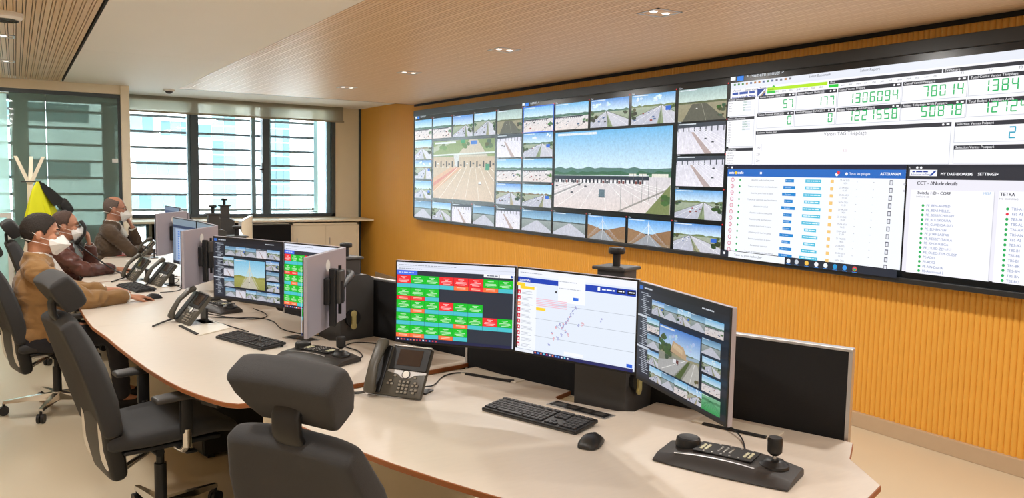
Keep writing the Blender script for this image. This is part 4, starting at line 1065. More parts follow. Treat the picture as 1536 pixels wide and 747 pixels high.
# ------------------------------------------------------------------ office chairs
def make_chair(label):
    t = thing('office_chair', label, 'chair', group='grey high-backed office chairs')
    for k in range(5):
        a = math.radians(72 * k + 20); c, s_ = math.cos(a), math.sin(a)
        P = lambda r_, z, w: [Vector((c * r_ - s_ * w, s_ * r_ + c * w, z)) for w in (w,)]
        rings = []
        for r_, w, z0, z1 in ((.03, .026, .075, .125), (.18, .021, .082, .112), (.32, .015, .078, .096)):
            rings.append([Vector((c * r_ - s_ * q, s_ * r_ + c * q, z)) for q, z in ((-w, z0), (w, z0), (w * .7, z1), (-w * .7, z1))])
        MB().loft(rings).build('leg', m_chrome, t)
        x_, y_ = c * .315, s_ * .315
        cs_ = MB()
        for o in (-.013, .013):
            cs_.cyl((x_ - s_ * o - s_ * .009, y_ + c * o + c * .009, .03), (x_ - s_ * o + s_ * .009, y_ + c * o - c * .009, .03), .03, n=18)
        cs_.cyl((x_, y_, .03), (x_, y_, .08), .008)
        cs_.build('caster', m_black, t, smooth=40)
    MB().cyl((0, 0, .07), (0, 0, .13), .034, n=18).build('hub', m_chrome, t, smooth=40)
    MB().cyl((0, 0, .12), (0, 0, .30), .027, n=18).cyl((0, 0, .30), (0, 0, .42), .018, n=18).build('gas_column', m_black, t, smooth=40)
    MB().box((-.02, 0, .415), (.26, .16, .05), bev=.01).build('mechanism', m_alu, t)
    MB().cyl((.05, -.08, .41), (.06, -.21, .405), .007).box((.06, -.22, .403), (.05, .04, .012), bev=.004).cyl((-.06, -.08, .41), (-.05, -.16, .40), .02).build('lever', m_black, t, smooth=40)
    MB().pad([(-.235, 0, .47), (-.1, 0, .475), (.05, 0, .485), (.18, 0, .487), (.25, 0, .465)], [.215, .24, .25, .245, .215], [.04, .047, .05, .047, .035], bend=[.02] * 5).build('seat', m_fabric, t, smooth=60)
    MB().box((0, 0, .437), (.42, .40, .02), bev=.008).build('seat_shell', m_black, t)
    MB().pad([(-.232, 0, .545), (-.250, 0, .66), (-.288, 0, .80), (-.338, 0, .92), (-.385, 0, 1.01)], [.205, .232, .238, .225, .195], [.045, .05, .048, .044, .038], bend=[.03, .035, .04, .035, .03], exp=6, endr=.6).build('backrest', m_fabric, t, smooth=60)
    MB().pad([(-.215, 0, .34), (-.236, 0, .46), (-.250, 0, .58)], [.15, .18, .19], [.042, .046, .04], exp=5).build('lumbar_shell', m_black, t, smooth=60)
    for sgn in (-1, 1):
        MB().tube([(-.285, sgn * .13, .66), (-.278, sgn * .13, .50), (-.265, sgn * .13, .40), (-.22, sgn * .12, .345), (-.12, sgn * .08, .37), (-.05, sgn * .05, .395)], .0135, n=12).build('back_tube', m_chrome, t, smooth=60)
        MB().tube([(.02, sgn * .1, .42), (.02, sgn * .24, .425), (.02, sgn * .29, .46)], .016, n=10).cyl((.02, sgn * .29, .45), (.02, sgn * .29, .53), .02, n=14).build('arm_bracket', m_chrome, t, smooth=60)
        MB().box((.02, sgn * .29, .59), (.055, .03, .16), bev=.01).build('armrest_post', m_black, t, smooth=40)
        MB().pad([(-.10, sgn * .285, .675), (.03, sgn * .285, .68), (.14, sgn * .28, .675)], [.042, .046, .038], [.014, .016, .013]).build('armrest_pad', m_grey, t, smooth=60)
    MB().pad([(-.390, 0, .985), (-.422, 0, 1.04), (-.424, 0, 1.085), (-.405, 0, 1.125)], [.046, .044, .042, .042], [.010, .012, .012, .010]).build('headrest_bracket', m_black, t, smooth=60)
    MB().pad([(-.352, 0, 1.088), (-.370, 0, 1.118), (-.394, 0, 1.155), (-.414, 0, 1.186)], [.122, .138, .154, .160], [.048, .052, .052, .047], bend=[.012] * 4, exp=9, endr=.42).build('headrest', m_fabric, t, smooth=60)
    return t
ch = make_chair('nearest grey office chair seen from behind, in front of the nearest desk')
ch.location = (.888, 2.068, 0); ch.rotation_euler.z = math.radians(31); ch.scale.z = 0.995
for lab, x, y, a, dz in (('empty grey office chair at the second desk, whole side in view', .53, 3.93, 10, 0),
                     ('grey office chair of the man in the tan jacket', .20, 6.22, 14, 0),
                     ('grey office chair of the man on the telephone', .34, 7.95, 4, 0),
                     ('grey office chair of the man resting chin on hand', .80, 9.42, -10, 0),
                     ('grey office chair standing empty by the glass partition near the coat stand', .84, 10.2, 5, .08)):
    c = copy_tree(ch); c.location = (x, y, 0); c.rotation_euler.z = math.radians(a); c['label'] = lab; c.scale.z = 1 + dz

# ------------------------------------------------------------------ things on the desks
def phone(label, x, y, rz, tilt=58, cord=None):
    t = thing('desk_phone', label, 'telephone', (x, y, DZ), rz, group='dark desk telephones')
    M = Matrix.Translation((0, 0, .012)) @ Matrix.Rotation(math.radians(tilt), 4, 'X')
    b = MB(); b.box((.0, .105, -.011), (.25, .212, .024), bev=.006, M=M); b.build('body', m_phone, t, smooth=40)
    MB().box((.038, .158, .003), (.172, .10, .008), bev=.003, M=M).build('screen_bezel', m_black, t)
    MB().box((.038, .162, .0075), (.108, .068, .002), M=M).build('display', mat('phone_lcd', (62, 50, 44), .15), t)
    MB().box((.038, .211, .001), (.175, .008, .018), bev=.003, M=M).build('top_cap', m_alu, t)
    bd = MB(); bd.prism([(-.05, .107), (.126, .107), (.126, .098), (.075, .090), (.058, .078), (.038, .072), (.018, .078), (.0, .090), (-.05, .098)], .0005, .003, M=M); bd.build('silver_band', m_alu, t)
    MB().lathe([(0, .002), (.0155, .002), (.0155, .006), (.012, .0075), (0, .0075)], 20, M @ Matrix.Translation((.038, .091, 0))).build('navigation_button', m_paper, t, smooth=30)
    MB().lathe([(.0155, .002), (.0185, .002), (.0185, .006), (.0155, .006)], 20, M @ Matrix.Translation((.038, .091, 0))).build('navigation_ring', m_black, t, smooth=30)
    km = MB().box((0, 0, .003), (.0115, .0095, .005), bev=.0015).box((0, 0, .001), (.0150, .0126, .002), mi=1).mesh('key', [m_key, m_black])
    km2 = MB().box((0, 0, .003), (.010, .007, .005), bev=.0015).mesh('key', m_paper)
    def key(px, ps, me=km):
        o = obj('key', me, t); o.matrix_local = M @ Matrix.Translation((px, ps, 0))
    for i in range(3):
        for j in range(4): key(.020 + i * .018, .060 - j * .0145)
    for px, ps in ((-.025, .060), (-.034, .048), (-.016, .048), (.088, .060), (.080, .048), (.098, .048), (.080, .030), (.098, .030), (.089, .018), (-.01, .083), (.082, .083)): key(px, ps)
    for j in range(5): key(-.036, .190 - j * .0125, km2); key(.112, .190 - j * .0125, km2)
    for j in range(4): key(.0 + j * .026, .116, km2)
    MB().box((-.09, .105, .004), (.066, .205, .008), bev=.004, M=M).build('cradle', m_black, t)
    hs = MB()
    path = [(-.09, .006, .034), (-.09, .035, .046), (-.09, .105, .058), (-.09, .175, .046), (-.09, .206, .034)]
    hs.pad([M @ Vector(p) for p in path], [.026, .024, .0215, .024, .026], [.019, .014, .012, .014, .019], wdir=(1, 0, 0), exp=2.6)
    hs.build('handset', m_phone, t, smooth=60)
    MB().prism([(-.06, .10), (.10, .10), (.10, .17), (-.06, .17)], 0, .006).box((.02, .135, .045), (.10, .012, .09), M=Matrix.Rotation(math.radians(0), 4, 'X')).build('stand', m_black, t)
    if cord:
        MB().tube([Vector(p) for p in cord], .0055, n=8).build('coiled_cord', m_grey, t, smooth=60)
    return t
phone('big dark desk phone with handset on the nearest desk', 1.273, 2.972, math.radians(-53), cord=[(-.10, .0, .03), (-.14, -.01, .01), (-.20, -.03, .008), (-.28, -.02, .008)])
phone('dark desk phone turned sideways on the second desk, beside a paper', .80, 5.02, math.radians(-82), tilt=50, cord=[(-.10, 0, .02), (-.08, -.06, .01), (-.02, -.12, .008), (.03, -.16, .008)])
phone('dark desk phone with the pale display, left of a twin, third desk', .76, 7.17, math.radians(-84), tilt=52, cord=[(-.10, 0, .02), (-.03, -.08, .008), (.06, -.14, .008)])
phone('dark desk phone, right of the pair beside the tan sleeve', .885, 6.76, math.radians(-80), tilt=50, cord=[(-.10, 0, .02), (.0, -.06, .008), (.06, -.12, .008)])
phone('small dark desk phone far back behind the silver monitor', 1.06, 9.0, math.radians(-95), tilt=50)

def keyboard(label, x, y, rz):
    t = thing('keyboard', label, 'keyboard', (x, y, DZ), rz, group='black keyboards')
    M = Matrix.Translation((0, 0, .006)) @ Matrix.Rotation(math.radians(4.5), 4, 'X')
    MB().box((0, 0, .006), (.442, .146, .014), bev=.004, M=M).box((0, -.0735, .004), (.43, .003, .006), M=M, mi=1).build('case', [m_black, m_grey], t)
    ks = MB()
    for r_ in range(6):
        yy = .055 - r_ * .0205 - (.004 if r_ else 0)
        n = 15
        for i in range(n):
            if r_ == 5 and 3 <= i <= 9:
                if i == 3: ks.box((-.208 + 6 * .0185, yy, .015), (.118, .0165, .006), bev=.0015, seg=1, M=M)
                continue
            ks.box((-.208 + i * .0185, yy, .015), (.0165, .0165, .006), bev=.0015, seg=1, M=M)
        for i in range(3):
            if r_ in (3,) or (r_ == 4 and i != 1): continue
            ks.box((.079 + i * .0185, yy, .015), (.0165, .0165, .006), bev=.0015, seg=1, M=M)
        for i in range(4): ks.box((.145 + i * .0185, yy, .015), (.0165, .0165, .006), bev=.0015, seg=1, M=M)
    tag(ks.build('keys', mat('keycap', (40, 38, 40), .5), t), kind='stuff')
    MB().cyl((-.2, .06, 0), (-.2, .06, .006), .008).cyl((.2, .06, 0), (.2, .06, .006), .008).build('foot', m_black, t)
    return t
keyboard('black keyboard on the nearest desk beside a mouse', 1.65, 2.468, math.radians(-70.8))
keyboard('black keyboard on the second desk, in front of the bridge monitor', 1.035, 4.315, math.radians(-71.5))
keyboard('black keyboard under the hand of the tan jacket man', .755, 6.66, math.radians(-78))
def mouse(label, x, y, rz):
    t = thing('computer_mouse', label, 'mouse', (x, y, DZ), rz, group='black computer mice')
    rings = []
    for s_, wdt, hh in ((-.056, .012, .008), (-.05, .024, .018), (-.03, .031, .032), (-.005, .032, .037), (.025, .030, .031), (.048, .026, .018), (.057, .016, .008)):
        rings.append([Vector((s_, wdt * math.cos(a), .002 + hh * max(0, math.sin(a)))) for a in [math.pi * k / 12 for k in range(13)]])
    MB().loft(rings).build('shell', m_grey if False else mat('mouse_black', (36, 35, 34), .4), t, smooth=60)
    MB().cyl((.034, -.004, .0235), (.034, .004, .0235), .007).build('scroll_wheel', m_black, t)
    return t
mouse('black mouse at the corner of the nearest keyboard', 1.642, 2.130, math.radians(35)).scale = (1.15, 1.2, 1.05)
mouse('black mouse under the hand of the tan jacket man', .80, 6.10, math.radians(10))

def joystick(label, x, y, rz, L=.43, W=.195):
    t = thing('camera_controller', label, 'joystick panel', (x, y, DZ), rz, group='black camera joystick panels')
    rings = []
    n = 13
    for i in range(n):
        u = -1 + 2 * i / (n - 1); xx = u * L / 2; ws = W / 2 * (1 - .12 * u * u); hh = .042 - .020 * u * u
        rings.append([Vector((xx, -ws, .003)), Vector((xx, -ws * .98, .008)), Vector((xx, -ws * .62, hh - .002)), Vector((xx, -ws * .5, hh)), Vector((xx, ws * .8, hh + .006)), Vector((xx, ws * .97, hh - .004)), Vector((xx, ws, .003))])
    MB().loft(rings).build('body', mat('controller_black', (46, 41, 38), .5), t, smooth=35)
    MB().tube([(-L * .36 + q * L * .6, -W / 2 * .55, .0415 - .020 * ((-.72 + q * 1.2)) ** 2 + .0005) for q in (0, .25, .5, .75, 1)], .0022, n=6).build('silver_trim', m_alu, t)
    MB().box((-.01, .022, .0455), (.19, .10, .004), bev=.001).build('keypad_panel', m_black, t)
    bm_ = MB().lathe([(0, 0), (.0052, 0), (.0052, .0025), (0, .003)], 10).mesh('button', m_pale)
    bg_ = MB().lathe([(0, 0), (.0036, 0), (.0036, .0025), (0, .003)], 8).mesh('button', m_alu)
    for i in range(4):
        for j in range(2): obj('button', bm_, t, loc=(-.085 + j * .015, .0 + i * .013, .0475)); obj('button', bm_, t, loc=(.055 + j * .015, .0 + i * .013, .0475))
    for i in range(4):
        for j in range(3): obj('button', bg_, t, loc=(-.03 + j * .018, .005 + i * .014, .0475))
    for i in range(5): obj('button', bg_, t, loc=(-.08 + i * .035, .066, .0475)); obj('button', bg_, t, loc=(-.07 + i * .028, -.02, .0475))
    MB().lathe([(0, .028), (.040, .028), (.041, .04), (.038, .056), (.033, .060), (.012, .058), (0, .058)], 28, Matrix.Translation((-L * .33, .03, .006))).build('jog_dial', m_black, t, smooth=40)
    J = Matrix.Translation((L * .33, .018, .006))
    js = MB().lathe([(.046, .026), (.044, .034), (.034, .040), (.030, .046), (.018, .050), (0, .050)], 24, J).build('joystick', m_black, t, smooth=40)
    MB().lathe([(.006, .045), (.006, .066), (0, .066)], 12, J).build('stick', m_alu, js, smooth=40)
    MB().lathe([(0, .062), (.012, .062), (.022, .072), (.023, .112), (.020, .118), (0, .119)], 22, J).build('grip', m_black, js, smooth=40)
    return t
joystick('black joystick panel in the near right corner of the nearest desk', 1.885, 1.745, math.radians(-66))
joystick('black joystick panel behind the nearest headrest, on the second desk', 1.228, 3.775, math.radians(-63), L=.40)
joystick('black joystick panel behind the sideways phone', 1.10, 5.42, math.radians(-75), L=.36, W=.17)

# flaps, socket strips and cables let into the desk tops: parts of their desks
def part_local(o, root):
    o.parent = root; o.location = tuple(-v for v in root.location); return o
def flap(root, pts, z=DZ):
    part_local(MB().prism(pts, z + .0005, z + .006).build('cable_flap', mat('pale_flap', (236, 228, 212), .3)), root)
    a, b = Vector((*pts[0], 0)), Vector((*pts[1], 0)); d = b - a
    p, q = a + d * .15, a + d * .92
    nrm = Vector((d.y, -d.x, 0)).normalized() * .008
    part_local(MB().prism([(p + nrm)[:2], (q + nrm)[:2], (q - nrm)[:2], (p - nrm)[:2]], z + .0006, z + .008).build('cable_slot', m_black), root)
flap(dk1, [(2.131, 2.156), (2.238, 1.862), (2.34, 1.90), (2.235, 2.175)])
flap(dk1, [(1.70, 3.22), (1.845, 2.945), (1.90, 2.96), (1.80, 3.25)])
flap(dk2, [(.779, 5.004), (.832, 4.60), (1.03, 4.75), (.99, 5.12)])
flap(dk3, [(.75, 7.0), (.80, 6.6), (.98, 6.65), (.95, 7.05)])
def socket_strip(root, x, y, rz, L=.285, W=.07):
    M = Matrix.Translation((x, y, DZ)) @ Matrix.Rotation(rz, 4, 'Z')
    part_local(MB().box((0, 0, .001), (L, W, .005), M=M).build('strip_frame', m_alu), root)
    s_ = part_local(MB().box((0, 0, .003), (L - .02, W - .018, .005), M=M).build('socket_strip', m_black), root)
    for k in range(4): MB().box((-L * .33 + k * L * .22, 0, .0055), (L * .15, W * .45, .002), M=M).build('socket', m_grey, s_)
socket_strip(dk1, 1.85, 2.475, math.radians(-73))
socket_strip(dk2, 1.30, 4.29, math.radians(-66), .20, .09)
for root, zx, zy in ((dk2, .66, 3.36), (dk3, .40, 5.28)):
    part_local(MB().box((zx, zy, DZ - .036), (.05, .11, .018), rz=math.radians(24), bev=.003).box((zx - .02, zy, DZ - .036), (.012, .08, .008), rz=math.radians(24), mi=1).build('height_control', [m_black, m_alu]), root)

def cable(label, pts, r=.003, m=m_black):
    b = Vector(pts[0])
    o = MB().tube([Vector(p) - b for p in pts], r, n=6).build('cable', m, None, smooth=60, loc=b)
    return tag(o, label, 'cable', 'black cables on the desks')
cz = DZ + .004
cable('thin black cable from the big phone to the slot beneath the map monitor', [(1.43, 2.99, cz + .02), (1.51, 3.07, cz), (1.62, 3.19, cz), (1.72, 3.20, cz), (1.80, 3.05, cz), (1.845, 2.96, cz + .006)])
cable('short black cable rising from the nearest joystick panel to the flap', [(1.985, 1.775, cz + .015), (2.03, 1.80, cz), (2.10, 1.87, cz), (2.14, 1.92, cz + .004), (2.17, 1.98, cz + .01), (2.185, 2.02, cz + .008)])
cable('black cable from the second joystick panel to the dark screen', [(1.31, 3.72, cz + .01), (1.42, 3.70, cz), (1.46, 3.85, cz), (1.44, 3.98, cz), (1.52, 4.05, cz), (1.61, 3.98, cz), (1.66, 3.85, cz)])
cable('looped black cable lying under the bridge monitor', [(1.00, 5.30, cz), (1.10, 5.10, cz), (1.21, 4.98, cz), (1.30, 5.02, cz), (1.33, 5.16, cz), (1.28, 5.25, cz + .02)])
cable('long wavy black cable before the bridge monitor', [(.98, 5.18, cz), (1.10, 5.08, cz), (1.25, 5.0, cz), (1.30, 4.85, cz), (1.28, 4.60, cz), (1.33, 4.42, cz), (1.41, 4.30, cz)])
cable('straight black cable reaching the second keyboard', [(.95, 5.12, cz), (1.0, 4.95, cz), (1.06, 4.72, cz), (1.085, 4.56, cz + .006)])
cable('black cable curling near the third silver monitor', [(.88, 6.36, cz), (.98, 6.38, cz), (1.05, 6.5, cz), (1.02, 6.62, cz + .02)])
cable('black cable tangle by the pair of phones', [(.98, 6.75, cz), (1.08, 6.9, cz), (1.12, 7.1, cz), (1.05, 7.25, cz), (1.15, 7.3, cz)])
def sheet(name, label, cat, x, y, rz, w, d, m, z=DZ, grp=None):
    o = MB().box((0, 0, .001), (w, d, .002)).build(name, m, None, loc=(x, y, z + .0003), rz=rz); return tag(o, label, cat, grp)
sheet('folder', 'red folder lying on the farthest desk', 'folder', .90, 9.42, .15, .30, .34, m_red)
sheet('paper_sheet', 'white paper beside the red folder', 'paper', 1.20, 9.72, .3, .3, .3, m_paper)
sheet('paper_sheet', 'white papers under the far monitors near a small phone', 'paper', 1.07, 8.62, .1, .3, .34, m_paper)
sheet('paper_sheet', 'white paper behind the twin phones on the third desk', 'paper', 1.10, 6.95, .2, .24, .3, m_paper)

# ------------------------------------------------------------------ cabinets under the window, television, coat stand
def cabinet(label, x0, x1, doors, y0=12.02, y1=WY - .005, top=.885):
    t = thing('low_cabinet', label, 'cabinet', ((x0 + x1) / 2, (y0 + y1) / 2, 0), group='low cabinets beneath the window')
    w, d = x1 - x0, y1 - y0
    MB().bx(-w / 2, w / 2, -d / 2 + .025, d / 2, .05, top).bx(-w / 2, -w / 2 + .03, -d / 2, d / 2, 0, top).bx(w / 2 - .03, w / 2, -d / 2, d / 2, 0, top).bx(-w / 2, w / 2, -d / 2, d / 2, top - .035, top).build('carcass', m_cream, t)
    dw = (w - .06) / doors
    for k in range(doors):
        dr = MB().bx(-w / 2 + .032 + k * dw, -w / 2 + .028 + (k + 1) * dw, -d / 2 + .004 + .008 * (k % 2), -d / 2 + .022, .06, top - .04, bev=.002).build('door', m_cream, t)
        MB().box((-w / 2 + .032 + k * dw + .06, -d / 2 + .003, top - .28), (.02, .008, .1), bev=.002).build('handle', m_alu, dr)
    return t
cabinet('cream low cabinet at the yellow wall end, below the window', 3.50, 4.57, 2)
cabinet('cream low cabinet behind the black television', 2.72, 3.495, 2)
cabinet('cream low cabinet left of the television, behind the monitor lifts', 1.66, 2.715, 2)
ct = MB().bx(1.2, 4.80, 11.975, WY - .002, .905, .935, bev=.004).build('window_counter', m_cream, None)
tag(ct, 'long cream counter board running below the window', 'counter')
tv = thing('television', 'black television standing against the cream cabinets', 'television', (3.15, 11.93, 0))
MB().box((0, 0, .68), (.64, .05, .40), bev=.006).build('housing', m_black, tv)
MB().box((0, -.026, .685), (.61, .003, .36)).build('display', mat('tv_black_glass', (10, 10, 12), .55, spec=.2), tv)
MB().box((0, 0, .015), (.45, .24, .03), bev=.006).cyl((0, .0, .03), (0, 0, .5), .03).build('stand', m_black, tv)
m_bwood = mat('pale_beech', (222, 210, 186), .5, var=.08, vscale=20)
cst = thing('coat_stand', 'pale wooden coat stand with branching arms by the glass partition', 'coat stand', (.125, 9.75, 0))
MB().box((0, 0, .76), (.055, .045, 1.52)).build('pole', m_bwood, cst)
for dx, dy in ((-.12, -.02), (.02, .06), (.125, -.02)):
    MB().loft([[Vector((a * .02, b * .014, 1.46)) for a, b in ((-1, -1), (1, -1), (1, 1), (-1, 1))], [Vector((dx + a * .016, dy + b * .012, 1.76)) for a, b in ((-1, -1), (1, -1), (1, 1), (-1, 1))]]).build('arm', m_bwood, cst)
for dx, dy in ((-.25, -.1), (.25, -.1), (0, .28)):
    MB().loft([[Vector((dx * .1 + a * .018, dy * .1 + b * .018, .95)) for a, b in ((-1, -1), (1, -1), (1, 1), (-1, 1))], [Vector((dx + a * .016, dy + b * .016, 0)) for a, b in ((-1, -1), (1, -1), (1, 1), (-1, 1))]]).build('leg', m_bwood, cst)
MB().cyl((-.08, -.035, 1.50), (.10, -.035, 1.505), .006).build('peg', m_grey, cst)
m_vest = mat('hi_vis_yellow', (226, 226, 20), .6, var=.1, vscale=6, bump=.3, bscale=14)
vst = thing('hi_vis_vest', 'yellow and black high-visibility vest hanging on the coat stand', 'vest', (.20, 9.69, .95))
def drape(w0, w1, z0, z1, xs, ph, amp=.022, dpt=.05):
    mb = MB(); rings = []
    for j in range(9):
        f = j / 8; z = z1 + (z0 - z1) * f; w = w0 + (w1 - w0) * f ** .55; ring = []
        for k in range(20):
            a = 2 * math.pi * k / 20
            rr = 1 + .28 * math.sin(5 * a + ph) * f
            ring.append(Vector((xs * f + w * math.cos(a) * rr, (dpt * (.4 + .6 * f)) * math.sin(a) * rr + amp * f * math.sin(3 * a + ph), z)))
        rings.append(ring)
    return mb.loft(rings)
drape(.02, .125, .0, .55, -.03, .4).build('yellow_body', m_vest, vst, smooth=60)
drape(.02, .10, .10, .52, .10, 2.0).build('yellow_side', m_vest, vst, smooth=60)
MB().loft([[Vector((x_, yy, z_)) for x_, z_ in ((.0, .56), (.05, .535), (.13, .47), (.215, .38), (.20, .33), (.13, .30), (.08, .38), (.03, .47))] for yy in (-.115, -.06, .03)]).build('black_shoulder', mat('vest_black', (24, 24, 22), .8), vst)

def tower(label, x, y, rz):
    t = thing('computer_tower', label, 'computer', (x, y, 0), rz, group='black computers under the desks')
    MB().box((0, 0, .235), (.46, .20, .43), bev=.008).build('case', m_black, t)
    MB().box((-.231, 0, .235), (.004, .17, .38)).build('front_grille', m_grey, t)
    MB().cyl((-.236, .05, .40), (-.230, .05, .40), .01).build('power_button', m_alu, t)
    for dx in (-.18, .18): MB().box((dx, 0, .01), (.04, .16, .02)).build('foot', m_black, t)
tower('black computer tower under the second desk, beside the empty chair', 1.08, 4.86, .15)
tower('black computer tower under the second desk, near its curved corner', 1.30, 3.62, .2)
tower('black computer tower under the desk of the tan jacket man', 1.15, 6.75, 0)

# ------------------------------------------------------------------ people
from mathutils import noise as mnoise
def solid(mb, voxel, smooth_it, wrinkle=0.0, wf=9.0, seed=0):
    """fuse overlapping closed shapes into one continuous surface"""
    me = mb.mesh('fuse', m_black)
    o = bpy.data.objects.new('fuse', me); COL.objects.link(o)
    rm = o.modifiers.new('r', 'REMESH'); rm.mode = 'VOXEL'; rm.voxel_size = voxel; rm.use_smooth_shade = True
    sm = o.modifiers.new('s', 'SMOOTH'); sm.factor = .5; sm.iterations = smooth_it
    bpy.context.view_layer.update()
    dg = bpy.context.evaluated_depsgraph_get()
    out = bpy.data.meshes.new_from_object(o.evaluated_get(dg))
    bpy.data.objects.remove(o); bpy.data.meshes.remove(me)
    if wrinkle:
        off = Vector((seed * 3.1, seed * 1.7, seed))
        cos = [v.co.copy() for v in out.vertices]; nor = [v.normal.copy() for v in out.vertices]
        for v, c, n in zip(out.vertices, cos, nor):
            q = Vector((c.x * wf, c.y * wf, c.z * wf * 1.6)) + off
            d = mnoise.noise(q + Vector((mnoise.noise(q * .7), mnoise.noise(q * .7 + Vector((5, 1, 2))), 0)) * 1.3)
            v.co = c + n * (wrinkle * (1 - abs(d) * 2.4))
    out.materials.clear()
    out.shade_smooth()
    return out
def hand(mb, wrist, d, palm_n, side, curl=.35, thumb_out=.6, s=1.0):
    """side: +1 thumb lies along  d x palm_n ; d = finger direction, palm_n = out of the back of the hand"""
    w = Vector(wrist); d = Vector(d).normalized(); n = Vector(palm_n); n = (n - d * n.dot(d)).normalized(); l = d.cross(n) * side
    spread = (.030, .010, -.011, -.030); lens = ((.040, .025, .020), (.045, .028, .021), (.042, .026, .020), (.033, .020, .017))
    for k in range(4):
        kn = w + d * (.088 - .006 * abs(k - 1)) * s + l * spread[k] * s
        mb.cap(w + l * spread[k] * .55 * s + d * .005, kn, .0165 * s, .0125 * s)
        p = kn; ang = curl * .6 + .05 * k
        dirn = d + l * spread[k] * 2.2
        for q, ln in enumerate(lens[k]):
            v = (dirn.normalized() * math.cos(ang) - n * math.sin(ang))
            e = p + v * ln * s
            mb.cap(p, e, (.0096 - .0008 * q) * s, (.0089 - .0008 * q) * s, n=10); p = e; ang += curl
    b = w + d * .022 * s + l * .026 * s - n * .006
    v = (d * .75 + l * thumb_out - n * .25).normalized(); e = b + v * .045 * s
    mb.cap(b, e, .0145 * s, .0105 * s, n=10)
    v = (d * .95 + l * thumb_out * .35 - n * .3).normalized(); e2 = e + v * .032 * s
    mb.cap(e, e2, .0105 * s, .009 * s, n=10)
    v = (d * 1 + l * .05 - n * .45).normalized(); mb.cap(e2, e2 + v * .024 * s, .0092 * s, .0078 * s, n=10)

